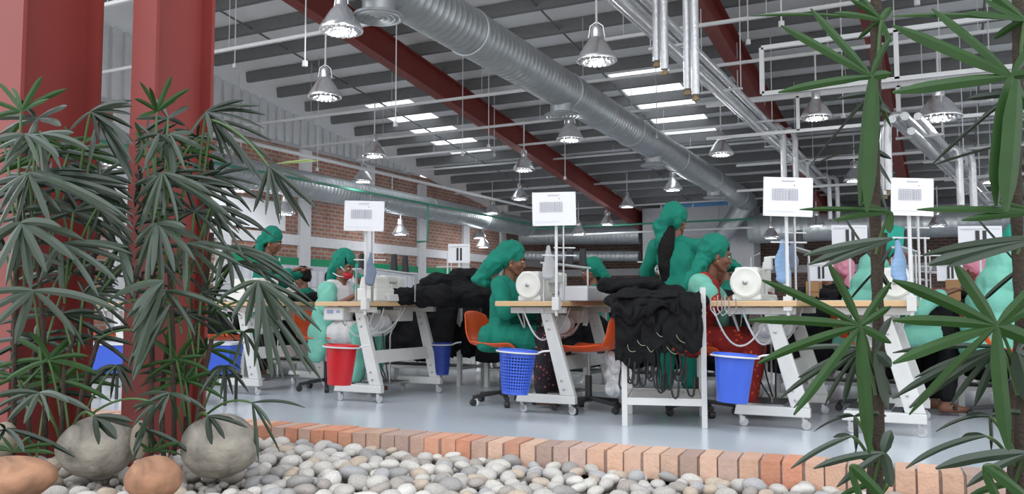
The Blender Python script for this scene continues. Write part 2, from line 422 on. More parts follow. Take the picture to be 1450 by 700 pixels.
for (dx, dy) in ((-1, -1), (1, -1), (1, 1), (-1, 1)): m = MB(); m.bb((dx*(w/2-.1)-.05, dy*.4-.05, -1.9), (dx*(w/2-.1)+.05, dy*.4+.05, 0)); build(m, 'support_leg', GREYP, u)
a = PY(1062, 326, 25.4); b = PY(1420, 320, 25.4)
spiral_duct('ceiling_duct', (a.x, 25.4, a.z), (XR-.5, 25.4, a.z+.02), .40, 'wide galvanised duct crossing the back right of the hall', .2)
a = PY(780, 333, 26.6); b = PY(908, 333, 26.6)
spiral_duct('ceiling_duct', (-13.2, 26.6, a.z), (b.x, 26.6, b.z), .30, 'galvanised duct crossing the back left to the air unit', .15)
spiral_duct('ceiling_duct', (-13.2, 26.4, a.z-.7), (b.x, 26.4, b.z-.7), .17, 'thinner duct just below the back left duct', .15)
e0 = Vector((D1X, 25.2, duct1z(25.2))); e1 = PY(1022, 334, 25.3)
t = thing('duct_elbow', e0, 'slanting round duct joint below the end of the big duct', 'duct')
m = MB(); m.tube([e0-e0, (e1-e0)*.5+Vector((0, 0, -.05)), e1-e0], .28, 20); build(m, 'elbow_wall', GALV, t, smooth=True)
m = MB(); m.ell((0, 0, 0), .285, n=20, m=12); build(m, 'elbow_joint', GALV, t, smooth=True)

# ------------------------------------------------------------------ conduits (lamp rows) and hangers
ROWS = [6.9, 8.95, 11.0, 13.0, 15.4, 17.5, 19.6, 22.4, 25.0]
ZC = 4.45
for i, y in enumerate(ROWS):
    zc = min(ZC, roofz(y)-.35)
    t = thing('ceiling_conduit', (0, y, zc), None, None)
    x0 = -13.4 if i > 0 else -9.5; x1 = 6
    if i == 2: x0 = -4.3
    if i == 1: x1 = -5.7
    m = MB(); m.beam((x0, 0, 0), (x1, 0, 0), .045, .045, up=(0, 0, 1)); build(m, 'conduit_tube', PIPEW, t)
    x = x0+.4
    while x < x1: m = MB(); m.tube([(x, 0, 0), (x, 0, roofz(y)-zc-.2)], .006, 5); x += 1.92; build(m, 'hanger_wire', WIRE, t)
    tag(t, 'white painted lamp conduit crossing the hall, row %s from the front' % ['one', 'two', 'three', 'four', 'five', 'six', 'seven', 'eight', 'nine'][i], 'conduit')
# lower double rail on the right
for (y, z, x0, x1) in ((10.2, 3.25, -1.9, 5), (13.9, 3.5, -3.5, 5), (18.4, 3.2, -4.0, 5)):
    t = thing('ceiling_rail', (0, y, z), None, None)
    m = MB(); m.beam((x0, 0, 0), (x1, 0, 0), .05, .05, up=(0, 0, 1)); build(m, 'lower_rail', PIPEW, t)
    m = MB(); m.beam((x0, 0, .55), (x1, 0, .55), .05, .05, up=(0, 0, 1)); build(m, 'upper_rail', PIPEW, t)
    x = x0 + (1.45 if y > 12 else 0)
    while x < x1: m = MB(); m.beam((x, 0, 0), (x, 0, .55), .05, .05); x += 1.45; build(m, 'upright', PIPEW, t)
    tag(t, {10.2: 'nearest white double rail crossing behind the tall palm stem', 13.9: 'middle white double rail at the right under the roof', 18.4: 'farthest white double rail at the right under the roof'}[y], 'rail')
# pipes along the hall
GPIPE = mat('green_pipe', (.05, .24, .16), .5)
for (nm, X, z, r, mt, lab, ya, yz) in (('water_pipe', -11.9, 3.36, .03, GPIPE, 'thin green pipe running beside the wall duct', 6, 26), ('cable_conduit', -10.9, 3.62, .035, PIPEW, 'white pipe running along the left side under the lamps', 9, 26)):
    m = MB(); m.tube([(X, ya, z), (X, yz, z)], r, 8); tag(build(m, nm, mt, smooth=True), lab, 'pipe')
q = PX(606, 300, -11.9); m = MB(); m.tube([(q.x, q.y, 3.36), (q.x, q.y, 2.4), (q.x, q.y-.5, 2.35)], .03, 8); tag(build(m, 'water_pipe', GPIPE, smooth=True), 'green pipe dropping from the long green pipe by the wall', 'pipe')
m = MB(); m.tube([(-11.9, 24.6, 3.2), (-4.9, 24.6, 3.2)], .03, 8); tag(build(m, 'water_pipe', GPIPE, smooth=True), 'green pipe crossing in front of the pale air unit', 'pipe')
m = MB(); m.tube([(-11.9, 24.5, 2.95), (-4.9, 24.5, 2.95)], .03, 8); tag(build(m, 'cable_conduit', PIPEW, smooth=True), 'white pipe crossing below the green pipe at the air unit', 'pipe')

# ------------------------------------------------------------------ foil-wrapped pipe racks
FOIL = mat('wrapped_pipe', (.66, .67, .69), .3, .55, .15, 12, bump=.4, bscale=25)
def pipe_rack(p0, d, L, label, drops, riser=False):
    t = thing('pipe_rack', p0, label, 'pipe rack'); d = Vector(d).normalized(); s = Vector((d.y, -d.x, 0))
    for (a, z, r) in ((-.17, .05, .05), (-.02, .07, .055), (.13, .05, .05), (.05, -.13, .05)):
        m = MB(); m.tube([s*a + Vector((0, 0, z)), s*a + Vector((0, 0, z)) + d*L], r, 12); build(m, 'lagged_pipe', FOIL, t, smooth=True)
        if riser: m = MB(); b0 = s*a + Vector((0, 0, z)); m.tube([b0 + d*.02, b0 - d*.06 + Vector((0, 0, .03)), b0 - d*.09 + Vector((0, 0, .12)), b0 - d*.09 + Vector((0, 0, 2.6))], r, 12); build(m, 'riser_pipe', FOIL, t, smooth=True)
    k = 1.0
    while k < L:
        m = MB(); m.beam(d*k + s*-.3 + Vector((0, 0, -.03)), d*k + s*.3 + Vector((0, 0, -.03)), .05, .03, up=(0, 0, 1))
        for a in (-.28, .28): m.tube([d*k + s*a, d*k + s*a + Vector((0, 0, roofz(p0[1]+d.y*k)-p0[2]-.15))], .008, 5)
        k += 2.4; build(m, 'hanger_bracket', PIPEW, t)
    for (k, dl, side) in drops:
        for j in (0, 1):
            b = d*(k + j*.5) + s*(.13*side if j else .0); o = s*side
            m = MB(); pts = [b + Vector((0, 0, .05)), b + o*.06 + Vector((0, 0, .11)), b + o*.16 + Vector((0, 0, .12)), b + o*.24 + Vector((0, 0, .05)), b + o*.26 + Vector((0, 0, -.10)), b + o*.26 + Vector((0, 0, -dl))]
            m.tube(pts, .055, 12); build(m, 'drop_pipe', FOIL, t, smooth=True)
            m = MB(); m.tube([pts[-1], pts[-1] + Vector((0, 0, -.05))], .025, 8); h = build(m, 'drop_valve', mat('brass', (.25, .18, .10), .5, .6), t); 
    return t
RX, RZ = -2.85, 3.88
def rk(x): return PX(x, 100, RX).y
pipe_rack((RX, 4.0, RZ), (0, 1, 0), 24, 'rack of foil-wrapped pipes running away under the roof at the right', [(rk(1086)-4.0, 1.02, 1), (rk(1157)-4.0-.3, 1.0, 1), (rk(1203)-4.0, 1.0, 1)])
# near droppers at the top of the view
for (x, yb_, D, lab) in ((930, 92, 8.6, 'left pipe of the left foil-wrapped pair hanging at the top'), (941, 104, 8.5, 'right pipe of the left foil-wrapped pair hanging at the top'), (974, 132, 8.4, 'left pipe of the right foil-wrapped pair hanging at the top'), (985, 140, 8.3, 'right pipe of the right foil-wrapped pair hanging at the top')):
    p = PD(x, yb_, D); t = thing('hanging_pipe', p, lab, 'pipe')
    top = min(RZ-.02, roofz(p.y)-.3)+.35
    m = MB(); m.tube([(0, 0, .04), (0, 0, top-p.z), (-.08, 0, top-p.z+.1), (-.25, 0, top-p.z+.12), (RX-p.x, 0, top-p.z+.05)], .042, 12); build(m, 'pipe_lagging', FOIL, t, smooth=True)
    m = MB(); m.tube([(0, 0, .05), (0, 0, -.02)], .02, 8); m.box((0, 0, 0), (.07, .03, .03)); build(m, 'valve', MATS['brass'], t)
# second rack on the far right
a_ = PD(1262, 165, 9.5); b_ = PD(1440, 318, 21)
dd = Vector((b_.x-a_.x, b_.y-a_.y, 0)); zz = 3.1
a_ = PZ(1284, 172, zz+.0); b_ = PZ(1440, 330, zz)
dd = Vector((b_.x-a_.x, b_.y-a_.y, 0))
pipe_rack(tuple(a_), dd, dd.length, 'short rack of foil-wrapped pipes at the far right edge', [(.12, .85, -1), (3.0, .8, 1)])

# ------------------------------------------------------------------ lamps
def make_lamp():
    t = thing('pendant_lamp', (0, 0, 0))
    m = MB(); m.lathe([(.225, 0), (.228, .015), (.205, .06), (.175, .11), (.14, .17), (.105, .22), (.075, .25), (.06, .27), (.055, .275)], (0, 0, 0), 28); 
    m.lathe([(.215, 0), (.195, .06), (.165, .11), (.13, .17), (.095, .22), (.05, .255)], (0, 0, 0), 28)
    build(m, 'shade', CHROME, t, smooth=True)
    m = MB(); n = 20
    m.lathe([(.06, .27), (.062, .36), (.05, .40), (.02, .415)], (0, 0, 0), 16); m.tube([(-.09, 0, .27), (-.07, 0, .40), (0, 0, .45), (.07, 0, .40), (.09, 0, .27)], .008, 6); build(m, 'lamp_holder', CHROME, t, smooth=True)
    m = MB()
    for k in range(18):
        a = 2*math.pi*k/18; m.ell((.165*math.cos(a), .165*math.sin(a), .0), (.035, .035, .028), n=6, m=4)
    for k in range(10):
        a = 2*math.pi*k/10; m.ell((.09*math.cos(a), .09*math.sin(a), -.005), (.03, .03, .025), n=6, m=4)
    build(m, 'prism_lens', mat('lens_facets', (.60, .60, .61), .12, .9), t)
    m = MB(); m.tube([(0, 0, .41), (0, 0, 1.0)], .013, 8); build(m, 'stem', PIPEW, t)
    return t
LAMP = make_lamp(); first = True
lamps = [(483, 44, 'large close pendant lamp at the top left beside the ringed diffuser'), (460, 138, 'pendant lamp just below the closest lamp at the top left'),
 (530, 221, 'pendant lamp above the left hanging notice and left of centre'), (514, 257, 'small pendant lamp directly above the left hanging notice'),
 (845, 87, 'pendant lamp hanging alone above the big duct at top centre'), (807, 198, 'pendant lamp directly below the diffuser of the big duct'),
 (742, 241, 'pendant lamp above the middle notice, higher of the two there'), (736, 282, 'pendant lamp above the middle notice, lower of the two there'),
 (1021, 219, 'pendant lamp above the end of the big duct, left of the pipe rack'), (953, 269, 'pendant lamp above the scarf of the standing person'),
 (888, 293, 'pendant lamp left of the air unit, higher of two'), (860, 318, 'pendant lamp left of the air unit, lower of two'), (819, 332, 'small pendant lamp just right of the middle notice'),
 (1156, 167, 'pendant lamp between the drop pipes and the tall palm stem'), (1210, 256, 'pendant lamp partly behind the broad hanging palm leaf'),
 (1092, 337, 'small pendant lamp below the right notice in front of the wide duct'), (1156, 320, 'small pendant lamp right of the right notice'),
 (567, 332, 'small pendant lamp right of the left notice against the brick wall'), (697, 302, 'pendant lamp in front of the wall duct, nearer the middle notice'), (678, 337, 'small pendant lamp above the pinned paper sheets'), (684, 350, 'lowest small pendant lamp above the pinned paper sheets'),
 (326, 240, 'pendant lamp half hidden by palm leaves at the wall duct'), (340, 270, 'pendant lamp behind the palm leaves below the wall duct'), (403, 303, 'tiny pendant lamp against the brick wall right of the palm'), (160, 243, 'pendant lamp seen between the two red columns'),
 (1330, 167, 'widest pendant lamp at the right beyond the tall palm stem'), (1402, 258, 'pendant lamp at the far right beside the last palm stem'), (1328, 320, 'small pendant lamp at the right above the wide duct'), (555, 300, 'pendant lamp behind the right edge of the left notice'), (712, 318, 'tiny pendant lamp left of the middle notice')]
ZR = 3.47
for (x, y, lab) in lamps:
    p = PZ(x, y, ZR)
    row = min(ROWS, key=lambda q: abs(q-p.y))
    if p.x < -12.9: p = PX(x, y, -12.9)
    if abs(row-p.y) < 1.0 and p.x > -12.8 and x not in (845,): p = PY(x, y, row)
    if p.y > 24.9: p = PY(x, y, 24.0)
    if first: LAMP.location = p; o = LAMP; tag(o, lab, 'lamp', 'chrome pendant lamps'); first = False
    else: o = dup(LAMP, p, rr(0, 3), lab, 'lamp', 'chrome pendant lamps')
    if x == 1330: o.scale = (1.32, 1.32, 1.1)
# thin long hanger cables
m = MB()
for (x, y) in ((430, 6.9), (560, 8.95), (655, 13), (692, 13), (700, 15.4), (800, 15.4), (1062, 10.5), (930, 15.4), (1110, 8.9), (1195, 12), (330, 8.95), (450, 13), (1305, 10), (1405, 12)):
    p = PY(x, 200, y); t = MB(); z0 = rr(3.0, 4.2); t.tube([(p.x, p.y, z0), (p.x, p.y, roofz(p.y)-.1)], .008, 5); t.tube([(p.x, p.y, z0), (p.x, p.y, z0+.06)], .03, 8)
    tag(build(t, 'hanging_cable', WIRE), 'thin vertical cable hanging from the roof with a small end socket', 'cable', 'thin cables hanging from the roof')
# ------------------------------------------------------------------ river pebbles in front of the edging
def gz(x, y):
    d = kerbY(x) - .24 - y          # distance in front of the edging
    return -.104 + .03*max(0, min(1, (-x-1.5)/2.5)) - .02*d
BED = mat('gravel_bed', (.16, .14, .12), .95, 0, .5, 30, bump=.8, bscale=60)
m = MB(); m.grid(lambda u, v: Vector((-8 + 12*u, 2.2 + v*(kerbY(-8+12*u)+.05-2.2), gz(-8+12*u, 2.2+v*2.2) - .045 + .02*noise.noise(Vector((u*60, v*12, 0))))), 90, 24)
struct(build(m, 'ground', BED, smooth=True))
PEB = mat('river_pebble', (1.02, 1.02, 1.02), .72, 0, .25, 9, cont=True, kind='objrand', bump=.12, bscale=30)
protos = []
for k in range(7):
    bm = bmesh.new(); bmesh.ops.create_icosphere(bm, subdivisions=3, radius=1)
    a, b, c = rr(.9, 1.15), rr(.7, .85), rr(.5, .72); so = k*9.1
    for v in bm.verts:
        n_ = noise.noise(v.co*.9 + Vector((so, 0, 0))); p = v.co*(1 + .17*n_); v.co = Vector((p.x*a, p.y*b, p.z*c))
    me = bpy.data.meshes.new('river_pebble'); bm.to_mesh(me); bm.free(); me.materials.append(PEB)
    me.polygons.foreach_set('use_smooth', [True]*len(me.polygons)); protos.append((me, c))
pts = []; tries = 0; CELL = {}
def seen(p):
    v = Vector(p) - CAM; q = CR.transposed() @ v
    if q.z > -.2: return None
    return (W/2 + F*q.x/-q.z, H/2 - F*q.y/-q.z)
rocks = []   # filled in: (x, y, r) of boulders
BOULD = []
def boulder(px0, px1, py0, py1, D, label, col, seed, flat=1.0):
    c = PD((px0+px1)/2, (py0+py1)/2, D); wx = (px1-px0)/F*D/2; hz = (py1-py0)/F*D/2
    bm = bmesh.new(); bmesh.ops.create_icosphere(bm, subdivisions=5, radius=1)
    for v in bm.verts:
        n_ = noise.noise(v.co*.8 + Vector((seed, 0, 0)))*.10 + noise.noise(v.co*3 + Vector((seed, 5, 0)))*.018
        p = v.co*(1+n_); s = 1.06
        v.co = Vector((p.x*wx*s, p.y*wx*.8, p.z*hz*s))
    me = bpy.data.meshes.new('boulder'); bm.to_mesh(me); bm.free(); me.materials.append(col); me.polygons.foreach_set('use_smooth', [True]*len(me.polygons))
    o = bpy.data.objects.new('boulder', me); C.objects.link(o); o.location = c; o.rotation_euler = (0, 0, YAW)
    tag(o, label, 'boulder'); rocks.append((c.x, c.y, wx*.95)); return o
ST1 = mat('boulder_grey', (.235, .215, .18), .85, 0, .5, 5, bump=.6, bscale=22, cont=True)
ST2 = mat('boulder_rust', (.30, .155, .09), .8, 0, .35, 8, cont=True, bump=.3, bscale=18)
ST3 = mat('boulder_brown', (.26, .22, .17), .85, 0, .35, 5, bump=.35, bscale=18)
boulder(261, 362, 590, 673, 4.15, 'big rounded grey boulder at the foot of the middle palm clump', ST1, 3)
boulder(85, 188, 592, 672, 4.2, 'big rounded grey boulder between the two left palm clumps', ST1, 8.4)
boulder(180, 253, 649, 706, 3.75, 'flat rust coloured stone below the middle palm clump', ST2, 5)
boulder(-30, 73, 649, 706, 3.75, 'flat rust coloured stone in the bottom left corner', ST2, 12)
boulder(186, 210, 598, 648, 4.1, 'brown stone between the grey boulder and middle palm canes', ST3, 15)
boulder(-14, 24, 600, 646, 4.2, 'brown stone at the left edge below the palm leaves', ST3, 19)
while tries < 30000:
    tries += 1
    x = rr(-6.5, 2.2); y = rr(2.6, kerbY(x)-.27); r = rr(.042, .072)
    z = gz(x, y)
    s = seen((x, y, z))
    if s is None or s[0] < -40 or s[0] > 1500 or s[1] > 735: continue
    if any((x-a)**2+(y-b)**2 < (r+q)**2*.8 for a, b, q in rocks): continue
    if any((x-a)**2+(y-b)**2 < ((r+q)*.80)**2 for a, b, q, _ in pts): continue
    pts.append((x, y, r, s))
pts.sort(key=lambda p: (p[0]-CAM.x)**2 + (p[1])**2)
vis = [p for p in pts if -5 < p[3][0] < 1455 and p[3][1] < 712]; rest = [p for p in pts if p not in vis]
ind = vis[:298]; rest += vis[298:]
print('PEBBLES', len(vis), len(rest))
for i, (x, y, r, s) in enumerate(ind):
    me, c = random.choice(protos)
    o = bpy.data.objects.new('river_pebble', me); C.objects.link(o)
    o.location = (x, y, gz(x, y) + rr(-.005, .02)); o.scale = (r, r, r); o.rotation_euler = (rr(-.35, .35), rr(-.35, .35), rr(0, 6.28))
    tag(o, 'rounded pale river pebble in the bed in front of the brick edging', 'pebble', 'river pebbles in front of the brick edging')
m = MB()
for (x, y, r, s) in rest:
    m.ell((x, y, gz(x, y)+rr(-.01, .015)), (r, r*.8, r*.62), Matrix.Rotation(rr(0, 6), 3, 'Z'), n=12, m=8); 
# small filler pebbles between the big ones
for k in range(2600):
    x = rr(-6.2, 2.2); y = rr(2.7, kerbY(x)-.25); m.ell((x, y, gz(x, y)-.03+rr(-.01, .012)), (rr(.02, .035), rr(.02, .03), .02), Matrix.Rotation(rr(0, 6), 3, 'Z'), n=8, m=5)
PEB2 = mat('small_pebble', (.56, .53, .49), .8, 0, .35, 9, bump=.1, bscale=30)
tag(build(m, 'pebble_fill', PEB2, smooth=2, fixn=False), 'bed of small pale pebbles filling the gaps between larger ones', 'pebbles', None, 'stuff')

# ------------------------------------------------------------------ lady palms
LEAF = mat('palm_leaf', (.007, .020, .008), .34, 0, .35, 9, spec=.6, trans=.0)
LEAFG = mat('palm_leaf_bright', (.019, .060, .011), .42, 0, .3, 9, spec=.3)
LEAFP = mat('palm_leaf_pale', (.026, .046, .027), .32, 0, .25, 9, spec=.55)
LEAFY = mat('palm_leaf_yellowing', (.22, .28, .10), .5, 0, .3, 7)
CANE = mat('palm_cane', (.045, .032, .022), .9, 0, .5, 25, bump=.6, bscale=90)
STALK = mat('palm_stalk', (.06, .12, .035), .5)
def blade(m, p0, p1, p2, w, n=11, side=None, trunc=.2):
    """one leaflet: a shallow V blade along a curve, blunt at the tip"""
    pts = bez(p0, p1, p2, n); vs = []; fs = []
    for i, p in enumerate(pts):
        t = i/(n-1); d = (pts[min(i+1, n-1)] - pts[max(i-1, 0)]).normalized()
        s = side - d*side.dot(d); s.normalize(); nn = s.cross(d)
        ww = w*(.35 + .65*min(1, t/.28)**.8) * (1 if t < .74 else 1 - ((t-.74)/.26)**1.3*(1-trunc))
        up_ = nn*ww*.16
        vs += [p - s*ww/2 + up_, p - nn*ww*.02, p + s*ww/2 + up_, p - nn*ww*.06]
    for i in range(n-1):
        a = i*4; b = a+4; fs += [(a, a+1, b+1, b), (a+1, a+2, b+2, b+1), (a+2, a+3, b+3, b+2), (a+3, a, b, b+3)]
    fs += [(0, 3, 2, 1), tuple((n-1)*4+k for k in (0, 1, 2, 3))]
    m.add(vs, fs)
def frond(parent, cen, D, tips, w=.030, m_=LEAF, src=None, sD=None, arch=.12, mapx=None, clampx=None, dj=.12):
    """fan leaf whose leaflets leave one point; tips = where the leaflet ends are seen"""
    mx = mapx or (lambda x: x)
    c = PD(mx(cen[0]), cen[1], D); m = MB(); k = D/F
    for i, tp in enumerate(tips):
        x = mx(tp[0])
        if clampx: x = max(clampx[0], min(clampx[1], x))
        dd = tp[2] if len(tp) > 2 else rr(-dj, dj)
        e = PD(x, tp[1], D + dd); L = (e-c).length
        if L < .03: continue
        mid = (c+e)/2 + Vector((0, 0, L*arch)) + Vector((rr(-.01, .01), rr(-.01, .01), 0))
        ax = (e-c).normalized(); side = ax.cross(FW).normalized()
        side = (side + FW*rr(-.5, .5) + UP*rr(-.2, .2)).normalized()
        blade(m, c, mid, e, w*rr(.72, 1.0)*(tp[3] if len(tp) > 3 else 1), side=side)
    if not m.f: return
    h = build(m, 'fan_leaf', m_, parent, world=True, smooth=True)
    if src is not None:
        s = PD(mx(src[0]), src[1], sD or D+.1); q = MB(); mid = (s+c)/2 + Vector((0, 0, (s-c).length*.18))
        q.tube(bez(s, mid, c, 9), [.006]*8+[.004], 6); build(q, 'leaf_stalk', STALK, h, world=True, smooth=True)
    return h
def fan(cx, cy, r, a0, a1, n, sq=.8, droop=.25):
    out = []
    for i in range(n):
        a = R(a0 + (a1-a0)*i/(n-1) + rr(-4, 4)); q = r*rr(.85, 1.1)
        out.append((cx + q*math.cos(a), cy - q*math.sin(a)*sq + droop*q))
    return out
def cane(parent, pts, r, name='cane'):
    m = MB(); P = [PD(x, y, d) for (x, y, d) in pts]; Q = []
    for i in range(len(P)-1):
        for j in range(8): Q.append(P[i].lerp(P[i+1], j/8))
    Q.append(P[-1]); m.tube(Q, [r*(1 + .16*(i % 2)) for i in range(len(Q))], 10); build(m, name, CANE, parent, world=True, smooth=True)

def left_clump(mapx, cl, D, label, seed, wk=1.0):
    random.seed(seed); mx = mapx; base = PD(mx(240), 640, D+.1); base.z = gz(base.x, base.y) - .03
    t = thing('palm_clump', base, label, 'palm')
    for (pts) in ([(214, 650), (216, 420), (222, 250)], [(247, 645), (245, 470), (236, 320)], [(262, 640), (266, 520), (292, 395), (300, 330)], [(275, 640), (283, 560), (300, 480)], [(232, 650), (228, 560), (240, 470)]):
        cane(t, [(mx(x), y, D+.12+.1*rr(-1, 1)) for x, y in pts], .011)
    f = lambda c, tips, w=.026, m_=LEAF, src=None, dD=0, arch=.10: frond(t, c, D+dD, tips, w*wk, m_, src, D+.12, arch, mx, cl)
    # top tufts
    f((222, 158), [(198, 116), (212, 124), (243, 108, 0, 1.2), (268, 126), (184, 140), (250, 140), (196, 165)], .024, LEAFG, (218, 300), .1)
    f((238, 168), [(192, 168), (200, 190), (228, 200), (262, 178), (268, 150), (215, 140)], .03, LEAF, (232, 300), .15)
    f((205, 205), fan(205, 205, 60, 200, -20, 8), .026, LEAFG, (216, 330), .2)
    f((270, 215), fan(270, 215, 62, 190, -40, 8), .028, LEAFG, (250, 340), .2)
    f((292, 158), [(345, 142), (368, 150), (376, 163), (374, 182), (352, 205), (325, 208), (300, 200), (268, 190), (345, 150), (330, 146)], .022, LEAF, (280, 260), 0, .12)
    f((300, 170), [(318, 225), (330, 232), (345, 232), (360, 250), (375, 262), (290, 235), (390, 232), (384, 200)], .024, LEAF, (285, 280), .05, .12)
    f((240, 190), [(192, 215), (200, 245), (228, 228), (245, 252, 0, 1.3), (262, 240), (290, 212), (275, 188)], .028, LEAFP, (236, 330), -.05)
    f((225, 190), [(190, 200), (205, 235), (240, 236), (260, 222)], .03, LEAFP, None, -.1)
    f((222, 250), [(288, 242), (330, 262), (345, 285), (320, 305), (262, 300), (232, 305), (200, 300), (190, 262)], .03, LEAF, (226, 350), 0)
    f((230, 245), [(275, 262), (300, 275), (330, 310), (338, 330), (190, 285), (196, 330), (216, 318), (252, 320)], .03, LEAFP, (236, 380), -.08)
    f((262, 262), fan(262, 262, 80, 170, -70, 9, .7, .3), .026, LEAF, (250, 380), .1)
    f((300, 250), fan(300, 250, 75, 120, -60, 8, .7, .35), .024, LEAF, (285, 380), .15)
    f((300, 292), [(345, 305), (372, 322), (390, 337), (366, 345), (345, 365), (318, 350), (290, 340)], .020, LEAF, (270, 390), 0, .12)
    f((275, 300), fan(275, 300, 85, 200, -50, 9, .6, .35), .026, LEAF, (266, 420), .05)
    f((222, 316), [(190, 345), (192, 395), (206, 405), (232, 410, 0, 1.15), (247, 385), (275, 368), (285, 340), (262, 322), (215, 390)], .034, LEAFP, (226, 440), -.1)
    f((205, 350), fan(205, 350, 70, 210, -40, 8, .7, .35), .028, LEAF, (216, 440), .1)
    f((262, 345), [(330, 350), (345, 378), (320, 400), (300, 420), (262, 415), (240, 400), (345, 360)], .026, LEAFP, (266, 430), 0)
    f((320, 350), [(372, 360), (398, 372), (415, 392), (380, 400), (352, 420), (330, 415), (305, 405), (424, 410)], .024, LEAFP, (290, 420), .05, .14)
    f((330, 372), [(385, 385), (420, 400), (445, 430), (410, 420), (300, 400), (300, 430)], .024, LEAF, (295, 430), .1, .14)
    f((234, 412), [(190, 415), (193, 465), (216, 487, 0, 1.2), (276, 475, 0, 1.1), (255, 440), (300, 428), (320, 440), (190, 440)], .028, LEAFP, (245, 560), -.1)
    f((262, 445), fan(262, 445, 60, 160, -60, 7, .6, .4), .024, LEAF, (280, 540), .1)
    f((285, 415), fan(285, 415, 62, 100, -60, 8, .7, .4), .018, LEAF, (280, 500), .1)
    f((365, 398), [(312, 422), (328, 452), (348, 462, 0, 1.1), (362, 485), (386, 532, 0, 1.2), (402, 470), (432, 455), (448, 440), (455, 470), (440, 500), (420, 440)], .030, LEAFP, (300, 440), -.15, .10)
    f((372, 430), [(385, 535, 0, 1.2), (402, 540), (420, 535), (440, 530), (456, 540), (360, 520), (430, 505)], .026, LEAFP, (310, 440), -.05, .05)
    f((345, 470), [(330, 520), (352, 505), (375, 530), (340, 480), (362, 470)], .022, LEAF, (300, 480), .05, .1)
    f((250, 510), [(190, 525), (205, 540), (230, 470), (272, 480), (300, 530), (290, 505), (215, 480), (262, 530)], .026, LEAFG, (262, 590), .05, .1)
    f((262, 540), fan(262, 540, 60, 200, -30, 8, .6, .15), .024, LEAFG, (270, 610), .1)
    f((240, 557), [(190, 585), (208, 597, 0, 1.1), (250, 597), (292, 582), (195, 562), (270, 570), (225, 600)], .022, LEAFP, (262, 630), -.1, .14)
    f((318, 518), [(283, 560), (312, 566), (352, 556), (340, 530), (295, 530), (330, 560)], .018, LEAF, (285, 590), 0, .2)
    f((357, 571), [(432, 578), (396, 640), (366, 655, 0, 1.2), (385, 605), (360, 640)], .018, LEAFP, (290, 590), -.15, .12)
    f((205, 608), [(190, 640), (196, 600), (225, 640), (276, 648), (240, 625), (190, 620)], .024, LEAF, (240, 640), -.15, .12)
    f((295, 590), [(300, 630, 0, 1.5), (318, 622, 0, 1.6), (335, 598), (350, 606)], .024, LEAF, (272, 610), -.3, .08)
    f((215, 640), fan(215, 640, 45, 170, 0, 6, .6, .1), .018, LEAFG, (235, 650), -.1)
    for k in range(12 if cl[0] > 100 else 14):
        x = rr(196, 300); y = rr(180, 560); f((x, y), fan(x, y, rr(45, 70), 200, -20, 7, .7, .35), .022, random.choice([LEAF, LEAF, LEAFG]), (rr(215, 270), y+rr(60, 110)), .22)
    return t
t = left_clump(lambda x: x, (191, 460), 4.15, 'leafy fan palm clump in front of the middle red column', 21)
random.seed(5)
# the long hanging leaf on its own stalk
h = frond(t, (381, 236), 4.0, [(359, 300), (376, 305), (396, 318), (398, 312), (421, 302), (438, 321), (452, 262), (440, 290), (452, 300)], .022, LEAF, (300, 170), 4.15, .06)
frond(t, (392, 232), 4.0, [(446, 226), (452, 228)], .012, LEAFY, None, None, .02)
mL = lambda x: (x - 200.8)/.711
left_clump(mL, (-60, 188), 4.1, 'leafy fan palm clump in front of the leftmost red column', 22, 1.25)

